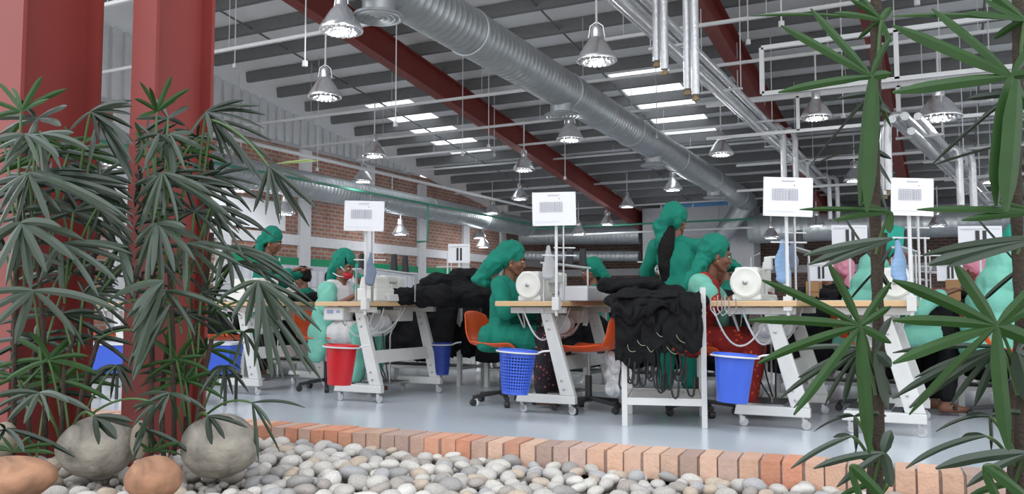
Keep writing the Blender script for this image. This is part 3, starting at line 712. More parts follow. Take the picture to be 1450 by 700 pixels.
def right_palm(mapx, cl, D, label, seed, wk=1.0):
    random.seed(seed); mx = mapx; base = PD(mx(1240), 700, D+.1); base.z = gz(base.x, base.y)-.03
    t = thing('tall_palm', base, label, 'palm')
    cane(t, [(mx(1240), -30, D+.1), (mx(1241), 90, D+.1), (mx(1237), 200, D+.1), (mx(1241), 380, D+.12), (mx(1246), 520, D+.12), (mx(1240), 760, D+.1)], .018)
    cane(t, [(mx(1252), 330, D+.25), (mx(1243), 420, D+.25), (mx(1236), 560, D+.25), (mx(1230), 760, D+.2)], .012)
    def f(c, tips, w=.036, m_=LEAFG, src=None, dD=0, arch=.06, k=1):
        return frond(t, c, D+dD, tips, w*wk*k, m_, src, D+.1, arch, mx, cl, .1)
    f((1234, 108), [(1106, 36, 0, 1.15), (1148, 12, .1, .8), (1102, 131, 0, .9), (1218, 292, 0, 1.5), (1262, 52, 0, .8), (1264, 104, 0, .9), (1262, 180, .1, .8)], .038, LEAFG, (1240, 190), 0, .03)
    f((1240, 112), [(1228, 300, .0, 1.6)], .036, LEAFG, None, -.05, .0)
    f((1248, 28), [(1060, 23, .1, .5), (1182, 18, 0, .7), (1205, 0, 0, .8), (1262, 60, 0, .9), (1195, -30, 0, .9), (1264, 10, 0, 1), (1215, 55, .1, .6)], .034, LEAFG, (1241, 110), .05, .05)
    f((1236, 132), [(1186, 140, .1, .8), (1146, 236, .2, .4), (1200, 168, .1, .5), (1262, 160)], .030, LEAF, (1240, 220), .1, .03)
    f((1262, 300), [(1132, 297, 0, .7), (1180, 312, 0, .9), (1260, 330, 0, 1.2), (1215, 285, .1, .5)], .030, LEAFG, (1240, 360), 0, .03)
    f((1225, 205), [(1262, 260, 0, .8), (1256, 300, 0, .8), (1148, 235, .3, .3), (1262, 225)], .026, LEAF, (1240, 280), .1, .02)
    f((1264, 338), [(1138, 362, 0, 1.0), (1145, 375, 0, 1.3), (1165, 378, 0, .8)], .030, LEAFP, None, -.1, .04)
    f((1218, 462), [(1079, 397, 0, 1.1), (1060, 454, 0, 1.0), (1073, 515, 0, 1.1), (1124, 588, 0, 1.1), (1231, 642, 0, 1.6), (1172, 372, 0, 1.0), (1263, 434, 0, .8), (1263, 486, 0, 1.1), (1263, 400, 0, .8)], .034, LEAFG, (1237, 520), 0, .04)
    f((1222, 492), [(1104, 565, .1, .9), (1124, 578, .1, .8), (1130, 535, .1, .6), (1168, 575, .1, .7), (1194, 575, .1, .8), (1263, 560, 0, 1.2), (1250, 540, 0, 1.2), (1095, 500, .2, .6)], .032, LEAFP, (1240, 560), .1, .08)
    f((1240, 500), [(1263, 450, 0, .9), (1258, 580, 0, 1.5), (1263, 520, 0, 1.2)], .034, LEAFP, None, .05, .1)
    f((1210, 590), [(1152, 612, 0, .4), (1212, 640, 0, .6), (1185, 590, 0, .5), (1255, 590, 0, .8)], .028, LEAF, (1236, 640), .1, .2)
    f((1206, 618), [(1120, 664, 0, .8), (1180, 620, .1, .6)], .030, LEAFP, (1236, 660), 0, .12)
    f((1252, 642), [(1152, 664, 0, 1.0), (1185, 690, 0, .8), (1263, 610, 0, 1.2), (1263, 690, 0, 1.2)], .034, LEAFP, (1236, 690), 0, .08)
    f((1204, 660), [(1256, 712, 0, 1.1), (1225, 720, 0, .9)], .034, LEAFG, (1236, 690), -.1, .02)
    f((1262, 680), [(1185, 705, 0, .8), (1210, 640, 0, .7), (1230, 720, 0, 1)], .030, LEAFG, (1238, 720), .1, .1)
    f((1244, 380), [(1190, 300, .1, .4), (1262, 350, 0, .7), (1262, 410, 0, .8), (1200, 430, .1, .6)], .026, LEAF, (1241, 440), .15, .05)
    return t
right_palm(lambda x: x, (1040, 1262), 2.95, 'tall palm stem with fan leaves right of the last near table', 31)
right_palm(lambda x: 1330 + (x-1156)*1.32, (1264, 1475), 2.85, 'tall palm stem with fan leaves at the right edge of the view', 32, 1.3)
random.seed(11)
# ------------------------------------------------------------------ sewing stations
TT = .795       # table top height
def make_table(depth=1.2, w=.53):
    """origin on the floor under the near edge centre; +x is the side away from the sewer, +y away from the camera"""
    t = thing('sewing_table', (0, 0, 0)); D_ = depth
    m = MB(); m.box((0, D_/2, TT-.0175), (w, D_, .035)); build(m, 'tabletop', WOOD, t, bevel=.004)
    m = MB(); m.box((0, D_/2, TT+.0012), (w-.012, D_-.012, .0024)); h = build(m, 'laminate', mat('pale_laminate', (.55, .54, .50), .4), t); h['label'] = 'pale laminate sheet on the table top'
    for y0 in (.10, D_-.22):
        m = MB(); th = .05
        m.prism([(-.15, y0, .075), (.315, y0, .075), (.315, y0, .135), (-.135, y0, .135)], (0, th, 0))
        m.prism([(.20, y0+.002, .135), (.312, y0+.002, .135), (.135, y0+.002, .71), (.05, y0+.002, .71)], (0, th-.004, 0))
        m.prism([(-.19, y0, .71), (.24, y0, .71), (.24, y0, .755), (-.19, y0, .755)], (0, th, 0))
        e = build(m, 'end_frame', WHITE, t, bevel=.006)
        for (x, z) in ((.10, .66), (.118, .60), (.215, .24), (.232, .18)): m = MB(); m.lathe([(.009, 0), (.009, .006), (.004, .008)], (x, y0-.001, z), 10, (0, -1, 0)); build(m, 'bolt', STEEL, e)
        for x in (-.11, .27):
            m = MB(); m.tube([(x, y0+.025, .075), (x, y0+.025, .055)], .012, 8); m.box((x+.012, y0+.025, .045), (.03, .03, .04)); c = build(m, 'caster', STEEL, t)
            m = MB(); m.lathe([(.026, -.011), (.028, -.006), (.028, .006), (.026, .011)], (x+.018, y0+.025, .028), 16, (0, 1, 0)); build(m, 'caster_wheel', GREYP, c, smooth=True)
    m = MB(); m.prism([(.165, .15, .30), (.165, D_-.20, .30), (.135, D_-.20, .40), (.135, .15, .40)], (.03, 0, 0)); build(m, 'stretcher', WHITE, t, bevel=.004)
    m = MB(); m.box((-.02, D_/2, .11), (.26, .42, .015)); m.beam((-.02, .15, .095), (-.02, D_-.2, .095), .02, .02); build(m, 'treadle', STEEL, t)
    m = MB(); m.tube([(-.02, D_/2+.1, .12), (-.02, D_/2+.1, .5), (.02, D_/2+.1, .62)], .008, 6); build(m, 'treadle_rod', STEEL, t)
    return t
def make_under(t, D_=1.2, near=False):
    m = MB(); m.lathe([(.03, -.1), (.085, -.1), (.095, -.08), (.095, .06), (.08, .08), (.02, .085)], (-.0, .48, .60), 24, (0, -1, 0)); h = build(m, 'motor', WHITE, t, smooth=True)
    m = MB(); m.lathe([(.02, .085), (.05, .088), (.05, .10), (.015, .104)], (-.0, .48, .60), 20, (0, -1, 0)); build(m, 'motor_hub', STEEL, h, smooth=True)
    m = MB(); m.box((-.02, .72, .68), (.3, .22, .1)); build(m, 'control_box', WHITE, t, bevel=.01)
    m = MB(); m.lathe([(.06, -.05), (.07, -.04), (.07, .04), (.05, .05)], (.12, .36, .63), 18, (0, -1, 0)); build(m, 'air_filter', GREYP, t, smooth=True)
    for k in range(7 if near else 4):
        a = Vector((rr(-.2, .2), rr(.06, .5), .745)); b = Vector((rr(-.2, .22), rr(.06, .6), .745)); d = rr(.22, .5)
        m = MB(); P0, P1 = a, b; mid = (a+b)/2 - Vector((rr(-.1, .1), 0, d)); pts = bez(a, mid, b, 14); m.tube(pts, rr(.004, .007), 6)
        build(m, 'cable', CABLE if k % 2 else PIPEW, t, smooth=True)
    for k in range(3):
        m = MB(); m.tube(bez(Vector((-.1+.1*k, .4, .74)), Vector((-.2+.12*k, .5, .45)), Vector((-.02+.02*k, .62, .14)), 10), .006, 6); build(m, 'dark_cable', BLACKP, t, smooth=True)
def make_machine(kind=0):
    """origin on table top at near end; handwheel faces the camera (-y), arm runs away (+y), needle at the far end"""
    t = thing('sewing_machine', (0, 0, 0))
    if kind == 0:
        m = MB(); m.box((0, .27, .02), (.17, .54, .04)); build(m, 'machine_bed', IVORY, t, bevel=.012)
        m = MB(); m.box((0, .09, .10), (.145, .17, .20)); build(m, 'machine_column', IVORY, t, bevel=.02)
        m = MB(); m.prism([(-.055, .12, .125), (.055, .12, .125), (.05, .12, .198), (-.05, .12, .198)], (0, .34, 0)); build(m, 'machine_arm', IVORY, t, bevel=.015)
        m = MB(); m.box((0, .48, .135), (.10, .11, .14)); build(m, 'machine_head', IVORY, t, bevel=.015)
        m = MB(); m.lathe([(.03, .0), (.085, .0), (.092, .008), (.092, .02), (.08, .028), (.06, .024), (.03, .03), (.012, .034)], (0, .006, .108), 32, (0, -1, 0)); build(m, 'hand_wheel', IVORY, t, smooth=True)
        m = MB(); m.lathe([(.014, .03), (.016, .036), (.008, .04)], (0, .006, .108), 16, (0, -1, 0)); build(m, 'hub_cap', STEEL, t, smooth=True)
        m = MB(); m.tube([(0, .5, .10), (0, .5, .03)], .006, 8); m.box((0, .5, .055), (.02, .03, .01)); build(m, 'needle_bar', STEEL, t)
        m = MB(); m.tube([(-.03, .3, .19), (-.03, .3, .27), (.02, .34, .30)], .005, 6); build(m, 'thread_guide', STEEL, t)
    else:
        m = MB(); m.box((0, .1, .05), (.2, .24, .1)); m.box((0, .36, .04), (.18, .3, .08)); build(m, 'machine_bed', IVORY, t, bevel=.015)
        m = MB(); m.prism([(-.08, .0, .09), (.09, .0, .09), (.06, .0, .19), (-.06, .0, .19)], (0, .2, 0)); build(m, 'machine_column', IVORY, t, bevel=.02)
        m = MB(); m.box((0, .3, .17), (.07, .22, .06)); build(m, 'machine_arm', IVORY, t, bevel=.015)
        m = MB(); m.box((0, .40, .12), (.08, .09, .14)); build(m, 'machine_head', IVORY, t, bevel=.012)
        m = MB(); m.lathe([(.02, 0), (.045, .0), (.05, .01), (.045, .02), (.01, .025)], (.02, .0, .13), 20, (0, -1, 0)); build(m, 'hand_wheel', IVORY, t, smooth=True)
    return t
def make_stand(h=.62, bar=.34, z=.28):
    """pole clamped to the table edge, with a shelf bar for thread cones"""
    t = thing('thread_stand', (0, 0, 0))
    m = MB(); m.tube([(0, 0, -.05), (0, 0, h)], .010, 8); m.tube([(.035, .03, -.02), (.035, .03, h*.8)], .006, 8); build(m, 'pole', PIPEW, t)
    m = MB(); m.box((0, .0, -.025), (.05, .045, .07)); m.box((0, 0, -.075), (.02, .02, .04)); build(m, 'clamp', WHITE, t, bevel=.004)
    m = MB(); m.beam((0, .0, z), (bar*.5, bar*.8, z), .03, .012); m.beam((-.1, -.02, z+.01), (.12, .03, z+.01), .012, .012); build(m, 'cone_shelf', GREYP, t)
    m = MB(); m.beam((-.16, 0, h*.72), (.2, .16, h*.72), .012, .012); m.tube([(.2, .16, h*.72), (.2, .16, h*.66)], .006, 6); build(m, 'thread_arm', PIPEW, t)
    return t
CONEM = mat('black_thread', (.010, .010, .012), .6, 0, .3, 200)
def make_cone():
    m = MB(); m.lathe([(.0, 0), (.033, 0), (.034, .01), (.030, .02), (.024, .125), (.02, .135), (.0, .135)], (0, 0, 0), 18); return build(m, 'thread_cone', CONEM, smooth=True)
def make_chair():
    t = thing('work_chair', (0, 0, 0))      # the sitter faces +x
    def shell(u, v):
        # u across (-1..1) , v along from front lip over the seat and up the back
        s = (u-.5)*2; L = v
        if L < .55: k = L/.55; x = .20 - .36*k; z = .445 - .015*math.sin(k*3.14) + (.0 if k > .12 else -.03*(1-k/.12)); wd = .205 + .01*math.sin(k*3)
        else:
            k = (L-.55)/.45; a = k*1.0; x = -.16 - .075*math.sin(min(1, k*2.2)*1.57) - .05*k; z = .445 + .28*k - .04*(1-k)*k; wd = .21 - .035*k**2
            if k < .3: z = .445 + .28*k*k/.3*.6 + .05*k
        edge = abs(s)**3
        lift = .05*edge if L < .6 else 0
        back = .045*edge if L >= .6 else .0
        if L > .93: z -= .04*edge
        return Vector((x + back, s*wd, z + lift))
    m = MB(); m.grid(shell, 15, 22); build(m, 'seat_shell', ORANGE, t, smooth=2, solid=.010, sub=1)
    m = MB(); m.tube([(0, 0, .20), (0, 0, .43)], .013, 10); m.box((0, 0, .425), (.2, .16, .015)); build(m, 'gas_column', STEEL, t)
    m = MB(); m.tube([(0, 0, .07), (0, 0, .26)], .025, 12); build(m, 'column_sleeve', BLACKP, t, smooth=True)
    for k in range(5):
        a = 2*math.pi*k/5 + .3; c = Vector((math.cos(a), math.sin(a), 0))
        m = MB(); m.beam(c*.02 + Vector((0, 0, .095)), c*.25 + Vector((0, 0, .065)), .035, .025); l = build(m, 'base_arm', BLACKP, t, bevel=.005)
        p = c*.25; m = MB(); m.lathe([(.022, -.02), (.026, -.012), (.026, .012), (.022, .02)], p + Vector((0, 0, .026)), 14, (c.y, -c.x, 0)); m.tube([p + Vector((0, 0, .03)), p + Vector((0, 0, .06))], .01, 8); build(m, 'caster', BLACKP, l, smooth=True)
    return t
TABLE = make_table(); make_under(TABLE, near=True); MACH = make_machine(0); MACH2 = make_machine(1); STAND = make_stand(); CONE = make_cone(); CHAIR = make_chair()
used = {}
def inst(proto, loc, rz, label, cat, group=None, sc=None):
    loc = Vector(loc)
    if proto.name not in used:
        used[proto.name] = 1; proto.location = loc; proto.rotation_euler = (0, 0, rz); tag(proto, label, cat, group)
        if sc: proto.scale = (sc,)*3
        return proto
    return dup(proto, loc, rz, label, cat, group, sc)
YN = 5.46
def rx(x, Y=YN): return PY(x, 432, Y).x         # hall X of something seen at column x, standing on the line Y
CXS = {}
for key, px, lab in (('far_left', 168, 'white sewing table partly hidden between the two red columns'), ('left', 350, 'white sewing table half hidden behind the middle palm leaves'), ('pile', 522, 'white sewing table with the red bucket hung on its near leg'), ('mid', 796, 'white sewing table with the perforated blue basket, in the middle'), ('right', 1128, 'white sewing table with the smooth blue bucket, right of the rack'), ('far_right', 1293, 'white sewing table at the right edge behind the last palm')):
    X = rx(px) - .265; CXS[key] = X; inst(TABLE, (X, YN, 0), 0, lab, 'table', 'sewing tables in the near row')
T = CXS
# machines
def mach(proto, key, px, y, lab, dx=0): 
    X = PY(px, 432, y).x; return inst(proto, (X, y, TT+.0025), 0, lab, 'sewing machine', 'sewing machines in the near row', 1.08)
mach(MACH, 'mid', 749, YN+.12, 'ivory sewing machine with round handwheel beside the seated person in emerald, middle table')
mach(MACH, 'right', 1057, YN+.10, 'ivory sewing machine with round handwheel in front of the person in mint shawl')
mach(MACH2, 'pile', 519, YN+.15, 'low ivory sewing machine in front of the person with the red mask')
mach(MACH2, 'left', 335, YN+.15, 'sewing machine behind the middle palm leaves')
mach(MACH, 'far_right', 1268, YN+.6, 'sewing machine at the right edge behind the palm leaves')
# boxy grey guard on the middle table, small white box on the left one
GB = mat('light_grey_box', (.50, .50, .51), .45)
p0 = PY(803, 432, YN+.22); t = thing('machine_cover', (p0.x+.10, YN+.62, TT+.0025), 'long light grey metal cover on the right half of the middle table', 'machine cover')
m = MB(); m.box((-.02, .0, .05), (.22, .95, .10)); build(m, 'cover_body', GB, t, bevel=.008); m = MB(); m.box((-.02, 0, .104), (.20, .93, .008)); build(m, 'cover_lid', GREYP, t)
p0 = PY(545, 432, YN+.3); t = thing('control_panel', (p0.x, YN+.35, TT+.0025), 'small white control box beside the low machine on the red bucket table', 'control box')
m = MB(); m.box((0, 0, .03), (.15, .2, .06)); build(m, 'panel_body', WHITE, t, bevel=.01); m = MB(); m.box((0, -.101, .035), (.09, .003, .025)); build(m, 'display', GREYP, t)
# control box hanging under the red-bucket table edge
p0 = PY(476, 450, YN+.08); t = thing('control_panel', (p0.x, YN+.1, TT-.15), 'white control box under the near edge of the red bucket table', 'control box')
m = MB(); m.box((0, 0, .055), (.20, .12, .11)); build(m, 'panel_body', WHITE, t, bevel=.012); m = MB(); m.box((-.03, -.061, .07), (.06, .003, .03)); m.box((.05, -.061, .07), (.03, .003, .02)); build(m, 'display', mat('blue_grey_display', (.25, .3, .5), .3), t); m = MB(); m.box((0, 0, .117), (.05, .05, .03)); build(m, 'hanger', STEEL, t)
# thread stands + cones + paper notices
def paper(cx, cy, wpx, hpx, D, lab, tilt=0, detail=True, clips=False):
    c = PD(cx, cy, D); w = wpx/F*D; h = hpx/F*D; t = thing('paper_notice', c - Vector((0, 0, h/2)), lab, 'notice', None, YAW + R(3))
    Mt = Matrix.Rotation(R(tilt), 3, 'Y'); t.rotation_euler = (R(0), R(tilt), YAW)
    m = MB(); m.grid(lambda u, v: Vector(((u-.5)*w, .006*math.sin(u*5+1), v*h)), 9, 5); build(m, 'sheet', PAPER, t, solid=.002)
    if detail:
        q = MB(); f = lambda x, z, a, b: q.box((x*w, -.0035+.006*math.sin((x+.5)*5+1)-.0015, z*h), (a*w, .0015, b*h))
        for k in range(9): f(-.13+.03*k, .905, .02, .018)
        for j in range(5): f(-.16, .70-.07*j, .33 , .007)
        for j in range(7): f(-.32+.053*j, .56, .006, .29)
        for j in range(5): f(.10, .70-.07*j, .18, .007)
        for j in range(4): f(.02+.055*j, .56, .006, .29)
        for j in range(4):
            for i in range(7): f(-.295+.053*i, .665-.07*j, .020, .012)
        for j in range(4):
            for i in range(3): f(.045+.055*i, .665-.07*j, .022, .012)
        f(-.05, .12, .8, .004); build(q, 'printed_table', INK, t)
        q = MB(); q.box((.02*w+.03, -.006, .80*h), (.025*w, .0015, .022*h)); build(q, 'red_print', mat('red_print', (.5, .05, .05), .8), t)
        q = MB()
        for sx in (-.48, .48):
            for sz in (.03, .97): q.box((sx*w, -.004+.006*math.sin((sx+.5)*5+1), sz*h), (.02*w, .002, .03*h))
        build(q, 'tape', mat('clear_tape', (.6, .6, .6), .3), t)
    return t
def station(px, py_bot, D, lab, h, cones=(), paper_args=None):
    p = PD(px, 432, D); p.z = TT + .0025
    s = thing('thread_stand', p, lab, 'thread stand', 'thread stands in the near row')
    m = MB(); m.tube([(0, 0, -.05), (0, 0, h)], .011, 8); build(m, 'pole', PIPEW, s)
    m = MB(); m.tube([(.045, .02, -.0), (.045, .02, h*.92)], .007, 8); build(m, 'thin_pole', STEEL, s)
    m = MB(); m.box((0, .0, -.02), (.052, .05, .09)); m.box((0, 0, -.08), (.02, .02, .05)); build(m, 'clamp', WHITE, s, bevel=.004)
    m = MB(); m.beam((-.09, -.03, h*.55), (.10, .12, h*.55), .009, .009, up=(0, 0, 1)); m.beam((-.02, .0, h*.64), (.10, .1, h*.64), .008, .008, up=(0, 0, 1)); build(m, 'thread_arm', PIPEW, s)
    return s, p
s1, p1 = station(517, 432, 6.55, 'white pole stand with thread arms on the red bucket table', .58)
paper(515, 306, 57, 43, 6.5, 'paper notice with printed table on a pole above the red mask person', 1.5)
m = MB(); 
s2, p2 = station(788, 432, 5.95, 'white pole stand on the corner of the middle table', .58)
paper(785, 296, 62, 48, 5.9, 'paper notice with printed table above the middle sewing machine', -1)
s3, p3 = station(1116, 432, 5.3, 'white pole stand on the table right of the rack', .66)
paper(1115, 279, 70, 56, 5.25, 'paper notice with printed table above the smooth blue bucket table', 2)
s4, p4 = station(1291, 432, 4.95, 'white pole stand at the right edge beside the last palm', .66)
paper(1291, 279, 60, 54, 4.9, 'paper notice with printed table at the right between the palm stems', 2)
# shelf bars with black cones
def shelf(x0, x1, y, D, lab, xs, ytop, ylab):
    a = PD(x0, y, D); b = PD(x1, y+8, D+.35); t = thing('thread_shelf', a, lab, 'thread shelf')
    m = MB(); m.beam((0, 0, 0), b-a, .07, .012, up=(0, 0, 1)); build(m, 'shelf_bar', GREYP, t)
    m = MB(); m.tube([(0, 0, 0), (0, 0, -(a.z-TT))], .008, 8); build(m, 'shelf_post', STEEL, t); m = MB(); m.tube([b-a, b-a+Vector((0, 0, -(b.z-TT)))], .008, 8); build(m, 'shelf_post', STEEL, t)
    for i, x in enumerate(xs):
        k = (x-x0)/(x1-x0); p = a.lerp(b, k); p.z = a.z + (b.z-a.z)*k + .007
        inst(CONE, p, 0, ylab[i], 'thread cone', 'black thread cones', 1.0)
shelf(528, 588, 381, 6.75, 'grey thread shelf on the red bucket table', [557, 573], 0, ['black thread cone on the red bucket table, left of the pair', 'black thread cone on the red bucket table, right of the pair'])
shelf(770, 832, 372, 6.15, 'grey thread shelf on the middle table', [806, 825], 0, ['black thread cone on the middle table, left of the pair', 'black thread cone on the middle table, right of the pair'])
shelf(1118, 1145, 350, 6.0, 'grey thread shelf beside the right notice pole', [1132], 0, ['wide black thread cone right of the hanging blue cloth'])
shelf(505, 520, 381, 6.6, 'short grey thread shelf left of the notice pole', [512], 0, ['black thread cone next to the red mask person'])
shelf(1270, 1296, 350, 5.6, 'grey thread shelf at the right edge', [1286], 0, ['black thread cone at the right between the palm stems'])
# light cloth bags hung on poles
def hung_cloth(px, pyt, pyb, wpx, D, lab, m_, seed):
    c = PD(px, pyt, D); L = (pyb-pyt)/F*D; w = wpx/F*D; q = MB()
    for k in range(9):
        t = k/8; q.ell((math.sin(k+seed)*.006, 0, -L*t), (w/2*(.35+.65*min(1, t*1.6)), w/3*(.4+.6*t), L/9))
    me = remesh(q, .008, 3, .008, 22); o = put(me, 'hanging_cloth', m_); o.location = c; o.rotation_euler = (0, 0, YAW); recenter(o); return tag(o, lab, 'cloth')
SKYB = mat('pale_blue_cloth', (.24, .38, .58), .85, 0, .2, 8); SLATE = mat('slate_cloth', (.16, .20, .27), .85, 0, .2, 8)
hung_cloth(1107, 345, 396, 20, 5.4, 'pale blue cloth hanging on the pole below the right notice', SKYB, 1)
hung_cloth(1121, 345, 378, 14, 5.5, 'slate blue cloth hanging beside the pale blue one', SLATE, 2)
hung_cloth(525, 362, 400, 13, 6.5, 'small slate blue cloth hanging beside the notice pole, red bucket table', SLATE, 3)
hung_cloth(777, 352, 392, 17, 6.1, 'small grey bag hanging above the middle sewing machine', GREYP, 4)
hung_cloth(1272, 345, 396, 20, 5.0, 'pale blue cloth hanging at the right edge between the palm stems', SKYB, 5)
# bent tube bracket behind the right machine
t = thing('work_lamp', PD(1085, 432, 5.75), 'white bent arm light behind the right sewing machine', 'work light'); t.location.z = TT+.0025
m = MB(); m.tube([(0, 0, 0), (0, 0, .22), (.03, 0, .29), (.09, 0, .29), (.12, 0, .22), (.12, 0, .1)], .012, 8); m.beam((-.03, 0, 0), (.0, 0, .26), .03, .02); build(m, 'bent_arm', WHITE, t, smooth=True)
m = MB(); m.box((.0, 0, .01), (.12, .1, .02)); build(m, 'foot', WHITE, t); m = MB(); m.box((.02, 0, .25), (.05, .07, .09)); build(m, 'light_head', WHITE, t, bevel=.01)
# cable hooks at the left end of the right table
for i in range(3):
    p = PD(1006+10*i, 418, 5.35); m = MB(); m.tube([p, p+Vector((.0, 0, -.09)), p+Vector((.03, 0, -.13)), p+Vector((.07, 0, -.1)), p+Vector((.07, 0, -.02))], .0045, 8)
    tag(build(m, 'steel_hook', STEEL, smooth=True), 'shiny bent steel hook at the corner where rack and right table meet', 'hook', 'bent hooks at the rack corner')
m = MB(); m.tube(bez(PD(1010, 436, 5.4), PD(1040, 530, 5.42), PD(1080, 462, 5.5), 16), .006, 8); tag(build(m, 'loose_hose', CABLE, smooth=True), 'pale hose hanging under the right table above the blue bucket', 'hose')

# chairs
def chair(px, Y, rz, lab): X = PY(px, 480, Y).x; return inst(CHAIR, (X, Y, 0), rz, lab, 'chair', 'orange work chairs')
chair(712, 5.95, 0, 'orange chair under the seated person in emerald')
chair(833, 5.85, R(180), 'empty orange chair between the middle table and the rack')
chair(463, 6.2, R(5), 'orange chair under the red mask person')
chair(988, 6.05, 0, 'orange chair under the person in mint shawl')
chair(312, 6.15, R(90-27), 'orange chair whose back shows right of the middle red column')
chair(156, 6.15, R(90-27), 'orange chair whose back shows between the two red columns')
chair(1238, 6.7, R(20), 'orange chair glimpsed behind the palm fan leaf')
chair(1430, 6.7, R(20), 'orange chair glimpsed at the right edge behind the palm fan leaf')

# ------------------------------------------------------------------ buckets
def bucket(px0, px1, pyt, pyb, D, m_, lab, perf=False, tilt=4, square=False, name='bucket', rope=True):
    c = PD((px0+px1)/2, pyb, D); w = (px1-px0)/F*D; h = (pyb-pyt)/F*D; R1 = w/2*.96; R0 = R1*.72
    t = thing(name, c, lab, 'bucket' if not perf else 'basket'); t.rotation_euler = (0, R(-tilt), YAW)
    n = 36
    if square: n = 4
    if not perf:
        m = MB(); m.lathe([(.0, .0), (R0, 0), (R0+.003, .01), (R0+(R1-R0)*.28, h*.30), (R0+(R1-R0)*.30, h*.31), (R1-.006, h*.93), (R1-.006, h), (R1-.012, h), (R1-.012, h*.93), (R0-.004, .008), (0, .008)], (0, 0, 0), 36); build(m, 'bucket_body', m_, t, smooth=True)
    else:
        m = MB(); rows = 11; cols = 36
        def P_(a, z): r = R0 + (R1-R0)*(z/h); return Vector((r*math.cos(a), r*math.sin(a), z))
        m.lathe([(.0, 0), (R0, 0), (R0, .03), (R0-.004, .03), (0, .006)], (0, 0, 0), 36)
        for j in range(rows+1):
            z = .03 + (h*.86-.03)*j/rows; r = R0 + (R1-R0)*z/h; m.lathe([(r-.003, z-.004), (r+.001, z-.004), (r+.001, z+.006), (r-.003, z+.006)], (0, 0, 0), 36)
        for k in range(cols):
            a = 2*math.pi*k/cols; m.beam(P_(a, .02), P_(a, h*.9), .008, .003, up=(math.cos(a), math.sin(a), 0))
        r = R0+(R1-R0)*.86; m.lathe([(r-.004, h*.85), (r+.001, h*.85), (R1-.004, h), (R1-.010, h)], (0, 0, 0), 36); build(m, 'basket_wall', m_, t)
    m = MB(); m.lathe([(R1-.008, h-.012), (R1+.010, h-.014), (R1+.013, h-.004), (R1+.008, h+.005), (R1-.008, h+.005), (R1-.012, h-.004)], (0, 0, 0), 36); build(m, 'rim', m_, t, smooth=True)
    m = MB()
    pts = [Vector(((R1+.018)*math.cos(a), (R1+.018)*math.sin(a), h-.012)) for a in [math.pi*k/14 for k in range(-14, 15)]]
    m.tube(pts, .006, 6)
    m.tube([(R1+.01, 0, h-.01), (R1+.05, .0, h+.005), (R1+.09, .0, h+.01)], .007, 6)
    h_ = build(m, 'carry_handle', PIPEW, t, smooth=True); h_['label'] = 'white wire handle hooked over the table leg'
    return t
bucket(457, 504, 490, 545, 6.35, REDP, 'red plastic bucket hanging on the near leg of the left table', tilt=-3)
bucket(702, 756, 497, 558, 5.75, BLUE, 'perforated blue basket hanging on the middle table leg', True, tilt=-4, name='basket')
bucket(1007, 1067, 503, 570, 5.25, BLUE, 'smooth blue bucket hanging on the leg of the right table', tilt=-4)
bucket(613, 639, 487, 531, 7.6, mat('navy_plastic', (.02, .05, .30), .4), 'dark blue perforated basket behind the red bucket table', True, tilt=0, name='basket')
def tub(px0, px1, pyt, pyb, D, lab):
    c = PD((px0+px1)/2, pyb, D); w = (px1-px0)/F*D; h = (pyb-pyt)/F*D; t = thing('storage_tub', c, lab, 'tub', None, YAW); m = MB(); b = .86
    o = [(-w/2, -.16), (w/2, -.16), (w/2, .16), (-w/2, .16)]; vs = [Vector((x*b, y*b, 0)) for x, y in o] + [Vector((x, y, h)) for x, y in o] + [Vector((x*.96, y*.94, h)) for x, y in o] + [Vector((x*b*.96, y*b*.94, .006)) for x, y in o]
    m.add(vs, [(3, 2, 1, 0)] + [(i, (i+1) % 4, (i+1) % 4+4, i+4) for i in range(4)] + [(i+4, (i+1) % 4+4, (i+1) % 4+8, i+8) for i in range(4)] + [(i+8, (i+1) % 4+8, (i+1) % 4+12, i+12) for i in range(4)] + [(12, 13, 14, 15)])
    build(m, 'tub_body', BLUE, t, bevel=.006)
    m = MB()
    for i in range(4): a = Vector((*o[i], h)); q = Vector((*o[(i+1) % 4], h)); m.beam(a, q, .02, .018, up=(0, 0, 1))
    h_ = build(m, 'rim', PIPEW, t); h_['label'] = 'pale rim'
def tub_stand(px, D, top, lab):
    c = PD(px, 432, D); t = thing('low_stand', (c.x, c.y, 0), lab, 'stand', None, YAW)
    m = MB(); m.box((0, 0, top-.012), (.30, .30, .02)); build(m, 'tray', BLACKP, t)
    for sx in (-1, 1):
        for sy in (-1, 1): m = MB(); m.beam((sx*.13, sy*.13, 0), (sx*.13, sy*.13, top-.02), .02, .02); build(m, 'leg', BLACKP, t)
tub_stand(306, 6.75, .77-.098*0-(529-432)*6.75/F-.002, 'low black stand under the blue tub right of the middle column')
tub_stand(157, 7.2, .77-(527-432)*7.2/F-.012, 'low black stand under the blue tub between the columns')
tub(278, 335, 487, 529, 6.75, 'blue plastic tub right of the middle red column, below the orange chair')
tub(127, 187, 487, 527, 7.2, 'blue plastic tub between the two red columns, below the orange chair')

